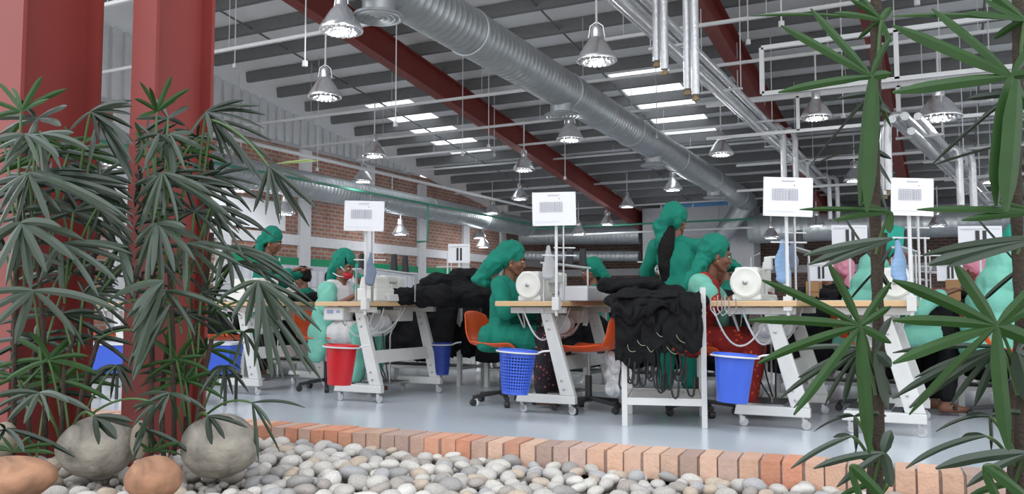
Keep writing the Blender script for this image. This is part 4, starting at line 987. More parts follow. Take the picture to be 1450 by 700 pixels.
# ------------------------------------------------------------------ white steel rack with the garment heap
def rack(D):
    a = PD(885, 604, D+.0); b = PD(998, 608, D-.0)
    a = PZ(885, 604, 0); b = PZ(998, 607, 0); d = (b-a); d.z = 0; L = d.length; ang = math.atan2(d.y, d.x)
    t = thing('steel_rack', (a+b)/2, 'white steel rack loaded with black garments beside the middle table', 'rack', None, ang)
    for (x, y, h) in ((-L/2, 0, .80), (L/2, 0, .88), (-L/2, .62, .8), (L/2, .62, .8)):
        m = MB(); m.beam((x, y, 0), (x, y, h), .035, .035); build(m, 'post', WHITE, t, bevel=.003)
    m = MB(); m.beam((-L/2, 0, .16), (L/2, 0, .16), .03, .045, up=(0, 0, 1)); m.beam((-L/2, .62, .16), (L/2, .62, .16), .03, .045, up=(0, 0, 1)); m.beam((-L/2, 0, .16), (-L/2, .62, .16), .03, .045, up=(0, 0, 1)); m.beam((L/2, 0, .16), (L/2, .62, .16), .03, .045, up=(0, 0, 1)); build(m, 'lower_frame', WHITE, t)
    m = MB(); m.box((0, .31, .175), (L-.04, .58, .008)); build(m, 'lower_shelf', WHITE, t)
    m = MB(); m.box((0, .31, .76), (L+.02, .66, .04)); build(m, 'upper_shelf', WHITE, t)
    return t, L, ang, (a+b)/2
RK, RL, RA, RO = rack(5.3)
def garment(c, sz, rz, lab, seed, name='folded_trousers', m_=BLACKC, amp=.024, group=None, vox=.012):
    q = MB(); n = 5
    M = Matrix.Rotation(rr(-.15, .15), 3, 'X')
    for i in range(n):
        for j in range(3):
            q.ell(((i/(n-1)-.5)*sz[0]*.8, (j/2-.5)*sz[1]*.6, rr(-.01, .01)), (sz[0]*.24, sz[1]*.32, sz[2]/2*rr(.8, 1.1)), M)
    s0 = seed*3.7
    def disp(p):
        q1 = noise.noise(Vector((p.x*3+s0, p.y*3, p.z*3)))
        w = Vector((p.x*2.5+s0+q1*1.2, p.y*8+s0+q1, p.z*14+q1*1.5)); w2 = Vector((p.x*12+s0+q1, p.y*4, p.z*20+s0))
        return amp*.5*q1 + amp*.75*(.45-abs(noise.noise(w))*2) + amp*.3*(.4-abs(noise.noise(w2))*2)
    me = remesh(q, vox, 9, disp=disp); o = put(me, name, m_, None, c, rz); recenter(o); return tag(o, lab, 'garment', group)
def drape(cx, cy, top, w, drop, back, rz, lab, seed, m_=BLACKC, base=None, thick=.012):
    """cloth lying over an edge: back part on the shelf, front part hanging down with folds"""
    B = Matrix.Rotation(rz, 3, 'Z'); L = drop+back
    def fn(u, v):
        s = v*L; x = (u-.5)*w*(1+.05*math.sin(v*4+seed))
        fold = .035*math.sin(u*w*22+seed+1.3*math.sin(v*3+seed)) * min(1, max(0, (s-back*.6))/(drop*.5))
        q1 = noise.noise(Vector((u*w*5+seed, v*4, seed))); nz_ = .03*q1 + .022*(.5-abs(noise.noise(Vector((u*w*9+q1*2, v*7*L+q1*1.5, seed+3))))*2) + .008*noise.noise(Vector((u*w*26, v*22*L, seed)))
        if s < back: y = back - s; z = .03 + nz_*1.4
        else:
            k = s-back; r = .05
            if k < r*1.57: a = k/r; y = -r*math.sin(a)*.8; z = .03 - r*(1-math.cos(a)) + nz_*.5
            else: y = -.04 - fold*.5 + nz_*1.2 - .01; z = .03 - r - (k-r*1.57) + .03*math.sin(u*9+seed)
            y += fold*.6
        return Vector((x, y, z))
    m = MB(); m.grid(fn, 40, 44); m.v = [Vector((cx, cy, top)) + B @ v for v in m.v]
    o = build(m, 'draped_trousers', m_, smooth=2, solid=thick, fixn=False); return tag(o, lab, 'garment')
Bk = Matrix.Rotation(RA, 3, 'Z')
def rp(x, y): return RO + Bk @ Vector((x, y, 0))
DR = [(-.175, -.035, .80, .26, .46, .42, 'black garment hanging over the left front edge of the rack', 1.0, .012), (-.01, -.045, .81, .26, .36, .42, 'black garment hanging over the middle front edge of the rack', 2.3, .012),
 (.115, -.04, .845, .235, .40, .45, 'smooth black garment hanging over the right front edge of the rack', 4.1, .02), (-.20, -.075, .84, .24, .22, .4, 'crumpled black garment with a short fall at the left of the rack', 6.4, .014), (-.04, -.085, .85, .28, .17, .38, 'crumpled black garment with a short fall at the middle of the rack', 8.4, .014), (-.10, -.10, .86, .36, .10, .3, 'crumpled black garment topping the left of the rack heap', 9.9, .014)]
for (x, y, z, w, dr, bk, lab, sd, th) in DR:
    p = rp(x, y); drape(p.x, p.y, z-.055, w, dr-.05, bk, RA, lab, sd, thick=th)
for i, (x, y, z, w, l) in enumerate(((-.17, .22, .80, .34, .36), (.06, .25, .80, .34, .36), (-.10, .16, .82, .36, .26), (-.22, .42, .90, .34, .34), (-.06, .46, .85, .3, .3))):
    p = rp(x, y); garment((p.x, p.y, z), (w, l, .10), RA+rr(-.3, .3), ['black folded garment low at the left of the rack heap', 'black folded garment low at the right of the rack heap', 'black folded garment in the middle of the rack heap', 'black folded garment at the back left of the rack heap', 'black folded garment at the back of the rack heap'][i], i+3)
# straps and cords hanging down
STR = mat('black_webbing', (.015, .015, .016), .6)
for k in range(15):
    x = -.27 + .40*k/14 + rr(-.01, .01); a = rp(x, rr(-.06, .02)); z0 = .50+rr(-.03, .1); z1 = rr(.20, .34); q = MB()
    a.z = 0; P3 = [a + Vector((rr(-.01, .01), rr(-.01, .01), z0-(z0-z1)*j/5)) for j in range(6)]
    e = P3[-1]; P3 += [e + Vector((.008, 0, -.022)), e + Vector((.022, 0, -.03)), e + Vector((.036, 0, -.018)), e + Vector((.042, 0, .03)), e + Vector((.044, 0, .09))]
    q.tube(P3, .007, 6); tag(build(q, 'hanging_strap', STR, smooth=True), 'thin black strap hanging below the rack garments', 'strap', 'black straps hanging under the rack garments')
for k in range(6):
    x = -.22+.06*k; a = rp(x, -.115); q = MB(); z = .55 + rr(-.04, .08); P3 = bez(a + Vector((0, 0, z)), a + Vector((rr(.0, .04), 0, z-rr(.02, .06))), a + Vector((rr(.03, .08), 0, z-rr(.0, .05))), 8)
    q.tube(P3, .0016, 5); tag(build(q, 'thread_end', mat('pale_thread', (.30, .36, .24), .8)), 'pale loose thread on the black garments of the rack', 'thread', 'pale threads on the rack garments')
# plastic bag beside rack
c = PD(868, 545, 6.2); q = MB()
for k in range(7): q.ell((rr(-.04, .04), rr(-.04, .04), .04+.035*k), (.075-.004*k, .07-.004*k, .045))
me = remesh(q, .008, 1, .02, 22); o = put(me, 'plastic_bag', mat('clear_white_bag', (.62, .62, .63), .2, spec=.7), None, (c.x, c.y, .13)); recenter(o); tag(o, 'crumpled whitish plastic bag left of the rack', 'bag')

# garment piles behind the red-bucket table
pl = [((650, 415), .48, .19, 7.6), ((628, 425), .42, .15, 7.3), ((668, 425), .45, .16, 7.5), ((640, 402), .44, .15, 7.7), ((662, 392), .36, .12, 7.8), ((575, 422), .40, .13, 7.3), ((590, 425), .38, .10, 7.5), ((612, 412), .3, .12, 7.8)]
PL = ['in the right of the tall pile', 'at the lower left of the tall pile', 'at the lower right of the tall pile', 'in the upper middle of the tall pile', 'at the top of the tall pile', 'in the low heap right of the thread cones', 'at the bottom of the low heap right of the cones', 'between the low heap and the tall pile']
for i, ((x, y), w, h, D) in enumerate(pl):
    c = PD(x, y, D); garment((c.x, c.y, max(c.z, TT+.05)), (w, w*.7, h*1.15), rr(0, 3), 'black folded garment ' + PL[i], 20+i)
# ------------------------------------------------------------------ stations behind: the rows that fill the hall
random.seed(77)
RUST = mat('rust_cloth', (.36, .06, .05), .85); 
def row_table(X, Y, w, d, lab, dark=False):
    t = thing('work_table', (X, Y, 0), lab, 'table')
    m = MB(); m.box((0, 0, TT-.02), (w, d, .04)); build(m, 'tabletop', WOOD if not dark else WHITE, t)
    for sx in (-1, 1):
        for sy in (-1, 1):
            m = MB(); m.beam((sx*(w/2-.04), sy*(d/2-.04), 0), (sx*(w/2-.04), sy*(d/2-.04), TT-.04), .04, .04); build(m, 'leg', WHITE, t)
    m = MB(); m.box((0, 0, .16), (w-.1, d-.1, .03)); build(m, 'lower_shelf', WHITE, t)
    return t
# long side tables right behind the near row, loaded below and above with black cloth
seg = [(-8.1, -6.9, 'behind the far left table'), (-6.7, -5.5, 'behind the palm leaves'), (-5.3, -4.15, 'behind the red mask person'), (-3.95, -2.85, 'under the tall black pile'), (-2.6, -1.5, 'behind the middle table'), (-1.3, -.2, 'behind the rack'), (0.0, 1.1, 'behind the right table')]
for i, (a, b, s) in enumerate(seg):
    row_table((a+b)/2, 7.35, b-a-.02, .55, 'long white work table ' + s, True)
    for k in range(3):
        x = a + (b-a)*(k+.5)/3
        garment((x, 7.33+rr(-.05, .05), .42+rr(0, .04)), (.44, .42, .44), rr(-.4, .4), 'black cloth bundle on the lower shelf of the table ' + s, 100+i*3+k, 'cloth_bundle', BLACKC, .03, 'black bundles on the shelf of the table ' + s, .02)
for i, x in enumerate((-6.4, -5.9, -4.9, -2.3, -1.9, -.9, -.5, .3, .8)):
    garment((x, 7.35+rr(-.1, .1), TT+.05), (.45, .38, .10), rr(-.5, .5), 'black cloth heap lying on the long tables behind the near row', 140+i, 'cloth_heap', BLACKC, .03, 'black heaps on the long tables', .02)
# draped cloth hanging before those tables (dark under-table zone)
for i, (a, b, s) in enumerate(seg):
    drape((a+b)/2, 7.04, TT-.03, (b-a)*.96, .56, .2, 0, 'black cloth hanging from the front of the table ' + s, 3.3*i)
# further rows of stations
LABR = {9.3: 'third', 11.6: 'fourth', 14.2: 'fifth', 17.2: 'sixth'}
def prow(Y, xs, mk, nm):
    for i, X in enumerate(xs):
        s = ['first', 'second', 'third', 'fourth', 'fifth', 'sixth', 'seventh', 'eighth', 'ninth', 'tenth'][i]
        dup(TABLE if False else RT_, (X, Y, 0), 0, 'white sewing table, %s from the left in the %s row back' % (s, nm), 'table', 'sewing tables in the %s row' % nm)
        dup(MACH if (i % 2) else MACH2, (X-.05, Y-.2, TT+.0025), rr(-.1, .1), 'sewing machine, %s from the left in the %s row back' % (s, nm), 'sewing machine', 'sewing machines in the %s row' % nm)
        if i % 2 == 0: dup(STAND, (X+.2, Y-.28, TT), 0, 'thread stand, %s from the left in the %s row back' % (s, nm), 'thread stand', 'thread stands in the %s row' % nm)
        if i % 2: garment((X+.55, Y, TT+.08), (.4, .4, .2), rr(0, 3), 'dark cloth heap right of the %s machine in the %s row back' % (s, nm), 200+i, 'cloth_heap', BLACKC, .03, 'cloth heaps in the %s row' % nm, .025)
RT_ = row_table(-9.6, 9.3, 1.22, .6, 'white sewing table at the left end of the third row back')
prow(9.3, [-8.4, -7.1, -5.7, -4.4, -3.1, -1.7, -.4, .9], 0, 'third')
prow(11.8, [-10.2, -8.6, -7.0, -5.4, -3.8, -2.2, -.6, 1.0], 0, 'fourth')
prow(15.2, [-12, -10, -8, -6, -4, -2, 0, 2.0], 0, 'fifth')
for i, X in enumerate([-9.6, -8.4, -7.1, -5.7, -4.4, -3.1, -1.7, -.4, .9]):  # black sheets added to darken the space under the third row
    drape(X, 8.97, TT-.03, 1.28, .60, .2, 0, 'black cloth added to darken under the %s table of the third row back' % ['first', 'second', 'third', 'fourth', 'fifth', 'sixth', 'seventh', 'eighth', 'ninth'][i], 2.1*i)
tag(STAND, 'thread stand at the left end of the third row back', 'thread stand', 'thread stands in the third row'); STAND.location = (-9.5, 9.1, TT)
# small paper sheets with black bars on a stand
def barpaper(cx, cy, w, h, D, lab):
    t = paper(cx, cy, w, h, D, lab, 0, False); ww = w/F*D; hh = h/F*D; q = MB()
    for k in (-.07, .09): q.box((ww*k, -.006, hh*.45), (ww*.09, .002, hh*.66))
    build(q, 'black_bars', BLACKP, t); q = MB(); q.box((0, -.006, hh*.86), (ww*.9, .003, hh*.03)); build(q, 'clip_rail', STEEL, t)
    q = MB(); q.tube([(0, .01, hh*.1), (0, .01, -(t.location.z-TT-.1))], .009, 6); build(q, 'post', PIPEW, t)
barpaper(650, 359, 31, 27, 8.6, 'pinned paper with two black bars above the tall black pile')
barpaper(1203, 333, 50, 28, 7.4, 'wide white paper with dark bars left of the tall palm stem')
barpaper(1388, 335, 62, 30, 7.0, 'wide white paper with dark bars left of the last palm stem')
for (x, lab) in ((1162, 'white sheet stack with dark squares behind the right table'), (1345, 'white sheet with dark squares at the right edge of the hall')):
    barpaper(x, 385, 36, 26, 7.6, lab)
# white bench-like units and boxes on the tables in the distance
for i, (x, y, w, h, D, m_, lab) in enumerate([(645, 432-20, 14, 8, 9.0, 0, 'a')]): pass
random.seed(3)
items = [(1140, 408, 'brown'), (1178, 410, 'brown'), (1190, 415, 'white')]
BRN = mat('brown_card', (.40, .22, .10), .8)
for (px, w, h, Y, m_, lab) in ((1153, .10, .16, 7.3, BRN, 'brown card spool leaning behind the right table'), (1350, .10, .16, 7.3, BRN, 'brown card spool at the right edge behind the palm'), (880, .3, .12, 9.3, PAPER, 'white box left of the standing person on the far table'), (905, .32, .16, 9.3, RUST, 'rust red folded cloth left of the standing person'), (1050, .3, .14, 9.3, PAPER, 'white box behind the right sewing machine'), (610, .3, .15, 9.3, PAPER, 'white box behind the tall black pile'), (1130, .22, .13, 9.3, RUST, 'rust red cloth stack behind the pale blue cloth'), (1320, .22, .13, 9.3, RUST, 'rust red cloth stack at the right between palm stems')):
    X = PY(px, 420, Y).x; m = MB(); m.box((0, 0, h/2), (w, .2, h)); m.box((0, 0, h*.5), (w*1.02, .21, h*.05)); m.v = [v + Vector((X, Y, TT+.003)) for v in m.v]; tag(build(m, 'stacked_box' if m_ is not RUST else 'cloth_stack', m_, bevel=.01), lab, 'box' if m_ is not RUST else 'cloth')
# ------------------------------------------------------------------ people
random.seed(41)
def pat(name, base, spots, scale=45):
    m = bpy.data.materials.new(name); m.use_nodes = True; nt = m.node_tree; N = nt.nodes; L = nt.links; b = N['Principled BSDF']; b.inputs['Roughness'].default_value = .85
    tc = N.new('ShaderNodeTexCoord'); v = N.new('ShaderNodeTexVoronoi'); v.inputs['Scale'].default_value = scale; L.new(tc.outputs['Object'], v.inputs['Vector'])
    r = N.new('ShaderNodeValToRGB'); r.color_ramp.interpolation = 'CONSTANT'; e = r.color_ramp.elements; e[0].position = 0; e[0].color = (*spots[0], 1); e[1].position = .28; e[1].color = (*base, 1)
    q = e.new(.14); q.color = (*spots[1], 1); L.new(v.outputs['Distance'], r.inputs[0]); L.new(r.outputs[0], b.inputs['Base Color']); return m
REDPAT = pat('red_floral', (.28, .015, .012), ((.75, .28, .05), (.55, .06, .02)), 28)
DARKPAT = pat('dark_floral', (.02, .015, .02), ((.5, .35, .3), (.25, .04, .05)), 30)
WHITEC = mat('white_cotton', (.62, .60, .60), .85, 0, .1, 8, bump=.2, bscale=30)
PINK = mat('pink_cotton', (.68, .27, .36), .85, 0, .15, 8, bump=.3, bscale=30)
TEAL2 = mat('teal_cotton', (.015, .30, .22), .85, 0, .2, 6, bump=.3, bscale=30)
LIPS = mat('lip', (.16, .04, .035), .4); EYEW = mat('eye_white', (.6, .58, .55), .3); IRIS = mat('iris', (.01, .006, .004), .2)
MASKR = mat('red_face_mask', (.50, .02, .03), .7)
GOLD = mat('gold', (.8, .5, .15), .25, 1)
def cap(m, a, b, ra, rb, n=12):
    a = Vector(a); b = Vector(b); k = 6
    m.tube([a.lerp(b, i/k) for i in range(k+1)], [ra + (rb-ra)*i/k for i in range(k+1)], n)
    m.ell(a, ra, n=n, m=8); m.ell(b, rb, n=n, m=8)
def chain(m, pts, n=6):
    """pts = [(pos, (rx, ry, rz))]: ellipsoids interpolated along the line"""
    for i in range(len(pts)-1):
        for j in range(n + (1 if i == len(pts)-2 else 0)):
            t = j/n; m.ell(Vector(pts[i][0]).lerp(Vector(pts[i+1][0]), t), [pts[i][1][k]*(1-t) + pts[i+1][1][k]*t for k in range(3)], n=14, m=9)
def hand(m, w, d, nrm, thumb, curl=.5):
    w = Vector(w); d = Vector(d).normalized(); nrm = Vector(nrm).normalized(); s = d.cross(nrm).normalized()
    if s.dot(Vector(thumb)) < 0: s = -s
    nrm = (nrm - d*nrm.dot(d)).normalized()
    for k in range(5): m.ell(w + d*(.012+.016*k) + s*0, (.02, .02, .02), n=10, m=6)
    for k in range(4):
        o = s*(.027 - .018*k); b0 = w + d*.02 + o*.7; b1 = w + d*.078 + o; cap(m, b0, b1, .013, .0105, 8)
        L = (.036, .040, .037, .030)[k]; dd = (d + nrm*curl*.6).normalized(); p1 = b1 + dd*L; d2 = (d + nrm*curl*1.6).normalized(); p2 = p1 + d2*L*.85
        cap(m, b1, p1, .0092, .0085, 8); cap(m, p1, p2, .0085, .0072, 8)
    t0 = w + d*.022 + s*.018; t1 = t0 + (s*.8 + d*.7 + nrm*.3).normalized()*.038; t2 = t1 + (d + s*.25 + nrm*.3).normalized()*.03
    cap(m, t0, t1, .013, .010, 8); cap(m, t1, t2, .010, .0085, 8)
def head_parts(m, HM):
    f = lambda x, y, z: HM @ Vector((x, y, z)); Q = HM.to_3x3()
    m.ell(f(-.012, 0, .028), (.093, .073, .088), Q, 20, 14); m.ell(f(.028, 0, -.02), (.062, .060, .075), Q, 18, 12); m.ell(f(.040, 0, -.062), (.042, .042, .042), Q, 16, 10)
    m.ell(f(.070, 0, -.092), (.018, .02, .016), Q); cap(m, f(.084, 0, .018), f(.104, 0, -.022), .008, .0105); m.ell(f(.100, 0, -.027), (.012, .017, .009), Q)
    for s in (-1, 1):
        m.ell(f(.060, s*.036, -.022), (.026, .022, .026), Q); m.ell(f(.074, s*.028, .030), (.014, .026, .009), Q); m.ell(f(-.005, s*.074, -.012), (.017, .010, .028), Q); cap(m, f(.0, s*.05, -.05), f(.055, s*.018, -.088), .022, .018)
    m.ell(f(.087, 0, -.052), (.012, .023, .008), Q); m.ell(f(.085, 0, -.064), (.011, .020, .008), Q)
def person(label, loc, rz, pose='sit', lean=.06, hp=0, hy=0, hr=0, arms=None, top=GREEN, low=DARKPAT, sleeve=.6, scarf='wrap', scarf_m=GREEN, tail=None, hair='none', shawl=None, shirt_front=None, vox=.0075, mask=False, sc=1.0, skirt=.0, extra_tunic=None):
    t = thing('person', loc, label, 'person', None, rz); t.scale = (sc,)*3
    if pose == 'sit':
        P0 = Vector((0, 0, .53)); hips = [Vector((.02, s*.085, .52)) for s in (-1, 1)]; knees = [Vector((.40, s*.11, .53)) for s in (-1, 1)]; ank = [Vector((.36, s*.11, .10)) for s in (-1, 1)]
    else:
        P0 = Vector((0, 0, .84)); hips = [Vector((0, s*.08, .80)) for s in (-1, 1)]; knees = [Vector((.03, s*.085, .44)) for s in (-1, 1)]; ank = [Vector((-.01, s*.09, .08)) for s in (-1, 1)]
    zs = P0.z + .40; CH = Vector((lean*.7, 0, P0.z+.26)); SH = Vector((lean, 0, zs)); NK = Vector((lean+.02, 0, zs+.07)); HD = Vector((lean*1.5+.035, 0, zs+.185))
    HM = Matrix.Translation(HD) @ Matrix.Rotation(R(hy), 4, 'Z') @ Matrix.Rotation(R(hp), 4, 'Y') @ Matrix.Rotation(R(hr), 4, 'X'); Q = HM.to_3x3(); f = lambda x, y, z: HM @ Vector((x, y, z))
    sh = [SH + Vector((0, s*.155, -.012)) for s in (-1, 1)]
    if arms is None: arms = [((.16, -.20, P0.z+.16), (.38, -.12, P0.z+.28)), ((.16, .20, P0.z+.16), (.38, .12, P0.z+.28))]
    # body: one continuous skin
    b = MB(); head_parts(b, HM); cap(b, NK + Vector((-.01, 0, -.06)), f(-.012, 0, -.05), .052, .046)
    chain(b, [(P0, (.10, .14, .09)), (P0 + Vector((lean*.3, 0, .14)), (.08, .11, .09)), (CH, (.09, .13, .11)), (SH - Vector((0, 0, .03)), (.065, .13, .05))])
    for i, s in enumerate((-1, 1)):
        el, wr = Vector(arms[i][0]), Vector(arms[i][1]); cap(b, sh[i], el, .045, .036); cap(b, el, wr, .036, .023)
        d = (wr-el).normalized(); hand(b, wr, d + Vector((.2, 0, -.1)), Vector((0, 0, -1)) if abs(d.z) < .8 else Vector((0, -s, 0)), Vector((0, -s, .3)), .5)
        cap(b, hips[i], knees[i], .078, .055); cap(b, knees[i], ank[i], .055, .034)
        cap(b, ank[i] + Vector((-.02, 0, -.045)), ank[i] + Vector((.13, 0, -.06)), .032, .022); cap(b, ank[i], ank[i] + Vector((-.01, 0, -.04)), .034, .033)
    me = remesh(b, vox, 2); o = put(me, 'body', SKIN, t)
    for s in (-1, 1):
        if vox > .01: break
        m = MB(); m.ell(f(.079, s*.029, .008), (.0105, .0135, .0065), Q, 12, 8); e = build(m, 'eye', EYEW, t, world=False, smooth=2); m = MB(); m.ell(f(.0875, s*.029, .008), (.003, .006, .006), Q, 10, 6); build(m, 'iris', IRIS, e, smooth=2)
        m = MB(); m.tube([f(.084, s*.014, .031), f(.088, s*.030, .036), f(.078, s*.045, .031)], [.003, .004, .002], 6); build(m, 'eyebrow', HAIR, t, smooth=2)
    if not mask and vox <= .01:
        m = MB(); m.ell(f(.0925, 0, -.0515), (.0085, .020, .0052), Q, 14, 8); m.ell(f(.0905, 0, -.063), (.0085, .018, .0062), Q, 14, 8); build(m, 'lips', LIPS, t, smooth=2)
        m = MB(); m.ell(f(.003, -.082, -.040), (.005, .004, .007), Q, 8, 6); build(m, 'earring', GOLD, t, smooth=2)
    # tunic
    g = MB(); k = 1.17
    chain(g, [(P0 + Vector((0, 0, -.04)), (.135, .165, .09)), (P0 + Vector((lean*.3, 0, .14)), (.105, .135, .09)), (CH, (.115, .150, .11)), (SH - Vector((.0, 0, .025)), (.078, .145, .05))])
    cap(g, SH + Vector((-.005, -.10, .012)), SH + Vector((-.005, .10, .012)), .05, .05)
    for i, s in enumerate((-1, 1)):
        el, wr = Vector(arms[i][0]), Vector(arms[i][1])
        a1 = sh[i].lerp(el, min(1, sleeve*2)) if sleeve < .5 else el
        cap(g, sh[i], a1, .060, .056)
        if sleeve > .5: cap(g, el, el.lerp(wr, (sleeve-.5)*2), .052, .046)
    if pose == 'sit':
        for i, s in enumerate((-1, 1)): cap(g, hips[i] + Vector((0, 0, .0)), hips[i].lerp(knees[i], .75), .105, .085)
        chain(g, [((-.08, 0, .52), (.08, .17, .06)), ((-.10, 0, .50-skirt), (.06, .16, .08))])
    else: chain(g, [(P0 + Vector((0, 0, -.05)), (.135, .17, .08)), ((0, 0, .62), (.15, .19, .08)), ((0, 0, .50), (.16, .20, .06))])
    if extra_tunic: extra_tunic(g)
    s0 = rr(0, 50)
    fold = lambda p: .013*(1 - 2.2*abs(noise.noise(Vector((p.x*9+s0, p.y*9, p.z*3.5))))) + .005*noise.noise(Vector((p.x*22, p.y*22+s0, p.z*11)))
    me = remesh(g, vox*1.15, 7, disp=fold); put(me, 'tunic', top, t)
    # trousers
    g = MB()
    for i in (0, 1): cap(g, hips[i], knees[i], .092, .075); cap(g, knees[i], ank[i] + Vector((0, 0, .05)), .074, .055)
    me = remesh(g, vox*1.4, 2, disp=fold); put(me, 'trousers', low, t)
    for i in (0, 1): g = MB(); cap(g, ank[i] + Vector((-.03, 0, -.066)), ank[i] + Vector((.14, 0, -.066)), .014, .013); cap(g, ank[i] + Vector((.05, -.03, -.045)), ank[i] + Vector((.05, .03, -.045)), .016, .016); put(remesh(g, .009, 1), 'sandal', BLACKP, t)
    # hair
    g = MB(); g.ell(f(-.024, 0, .056), (.102, .084, .082), Q, 20, 14); g.ell(f(-.055, 0, -.01), (.06, .07, .07), Q, 16, 10)
    if hair == 'ponytail': chain(g, [(f(-.10, 0, -.10), (.045, .05, .06)), (f(-.125, .01, -.22), (.05, .066, .08)), (f(-.125, .015, -.36), (.04, .058, .08)), (f(-.10, .01, -.50), (.02, .035, .06))])
    if hair == 'back': chain(g, [(f(-.08, 0, -.06), (.05, .06, .06)), (f(-.13, 0, -.17), (.035, .05, .07))])
    me = remesh(g, vox, 1, disp=lambda p: .006*noise.noise(Vector((p.x*50, p.y*50, p.z*9)))+.003*noise.noise(p*14)); put(me, 'hair', HAIR, t)
    # scarf
    g = MB(); g.ell(f(-.034, 0, .052), (.106, .097, .101), Q @ Matrix.Rotation(R(-18), 3, 'Y'), 22, 16); g.ell(f(-.065, 0, -.0), (.062, .082, .075), Q, 16, 12)
    HT = Matrix.Translation(HD) @ Matrix.Rotation(R(hy), 4, 'Z')
    if tail: chain(g, [(HT @ Vector(p), r) for p, r in tail], 7)
    s1 = rr(0, 30)
    me = remesh(g, vox, 1, disp=lambda p: .012*(1-2.6*abs(noise.noise(Vector((p.x*15+s1, p.y*15, p.z*11))))) + .004*noise.noise(Vector((p.x*30, p.y*30, p.z*30+s1)))); h = put(me, 'head_scarf', scarf_m, t)
    if shawl:
        g = MB()
        for p, r in shawl[1]: g.ell(p, r, n=16, m=10)
        me = remesh(g, vox*1.15, 22, disp=fold); put(me, 'shawl', shawl[0], t)
    if mask:
        g = MB(); g.ell(f(.066, 0, -.052), (.046, .054, .040), Q, 18, 12); me = remesh(g, .006, 1, disp=lambda p: .002*math.sin(p.z*300)); k_ = put(me, 'face_mask', MASKR, t); k_['label'] = 'red cloth face mask'
        m = MB()
        for s in (-1, 1):
            m.tube([f(.075, s*.046, -.03), f(.03, s*.070, .0), f(-.01, s*.088, .03)], .004, 6); m.tube([f(.07, s*.046, -.075), f(.02, s*.068, -.085), f(-.04, s*.078, -.08)], .004, 6)
        build(m, 'mask_ties', PAPER, t, smooth=2)
    return t
def at(px, Y): v = PY(px, 432, Y); return (v.x, Y, 0)
# seated person in emerald at the middle table
def skirtP2(g): chain(g, [((-.07, -.04, .53), (.11, .17, .09)), ((-.09, -.08, .46), (.09, .11, .05))])
person('seated person in emerald tunic and long trailing head scarf sewing at the middle table', at(713, 5.95), R(4), lean=.03, hp=14, hy=16, hr=0, arms=[((.10, -.19, .72), (.32, -.13, .80)), ((.14, .20, .70), (.34, .12, .80))], sleeve=.95, low=DARKPAT, hair='none',
   tail=[((-.05, 0, .04), (.092, .09, .08)), ((-.11, .0, .01), (.08, .085, .075)), ((-.17, .0, -.045), (.065, .08, .065)), ((-.22, .01, -.10), (.055, .07, .055)), ((-.26, .02, -.145), (.065, .075, .032)), ((-.22, .03, -.175), (.05, .07, .022))], extra_tunic=skirtP2, vox=.007)
# person with red mask
person('seated person in mint shawl over white dress wearing a red face mask', at(478, 6.2), R(-6), lean=.03, hp=22, hy=2, arms=[((.12, -.19, .74), (.33, -.10, .86)), ((.14, .20, .72), (.35, .06, .84))], top=WHITEC, sleeve=.3, low=MINT, scarf_m=GREEN, hair='back', mask=True, vox=.0075,
   tail=[((-.09, 0, .0), (.05, .08, .06)), ((-.13, 0, -.09), (.045, .07, .06)), ((-.15, 0, -.17), (.035, .06, .05))],
   shawl=(MINT, [((.0, 0, .895), (.105, .17, .08)), ((.035, -.165, .89), (.08, .08, .085)), ((.035, .165, .89), (.08, .08, .085)), ((.07, -.19, .82), (.08, .07, .09)), ((-.07, 0, .76), (.10, .18, .10)), ((-.08, 0, .62), (.10, .19, .12)), ((.02, -.165, .86), (.075, .055, .08)), ((.02, .165, .86), (.075, .055, .08)), ((.05, -.20, .78), (.07, .05, .09)), ((.05, .20, .78), (.07, .05, .09)), ((-.03, -.15, .66), (.12, .06, .12)), ((-.06, -.17, .52), (.12, .06, .12)), ((-.06, -.18, .40), (.11, .05, .11)), ((-.07, -.18, .33), (.08, .04, .07)), ((-.10, 0, .50), (.08, .18, .10))]))
# person in mint with red floral sleeves
person('seated person in mint shawl and red floral dress beside the steel rack', at(985, 6.05), R(8), lean=.08, hp=12, hy=12, arms=[((.16, -.21, .76), (.37, -.15, .85)), ((.18, .20, .74), (.40, .08, .84))], top=REDPAT, sleeve=.48, low=REDPAT, hair='back', vox=.007,
   tail=[((-.08, 0, .0), (.05, .075, .07)), ((-.12, -.03, -.07), (.05, .06, .05)), ((-.17, -.05, -.14), (.045, .045, .045)), ((-.22, -.05, -.21), (.04, .045, .04)), ((-.26, -.05, -.28), (.035, .045, .035))],
   shawl=(MINT, [((.02, 0, .90), (.115, .17, .085)), ((-.02, 0, .80), (.115, .175, .11)), ((-.03, 0, .66), (.13, .18, .11)), ((.06, -.165, .90), (.085, .08, .085)), ((.06, .165, .90), (.085, .08, .085)), ((.10, -.19, .84), (.08, .075, .08)), ((.10, .19, .84), (.08, .075, .08)), ((.16, .10, .80), (.05, .06, .10)), ((.17, .11, .68), (.05, .06, .10))]))
# standing person seen from behind
person('standing person in emerald seen from behind with a long black ponytail', at(958, 6.85), R(102), 'stand', lean=.0, hp=4, hy=-26, arms=[((.08, -.24, 1.02), (.28, -.20, 1.0)), ((.08, .24, 1.02), (.28, .18, 1.0))], sleeve=.62, low=GREEN, hair='ponytail', vox=.0075, sc=1.02,
   tail=[((-.12, 0, .03), (.05, .06, .06)), ((-.135, .05, -.04), (.035, .07, .05)), ((-.14, .055, -.11), (.03, .055, .06)), ((-.15, .05, -.18), (.03, .035, .05))])
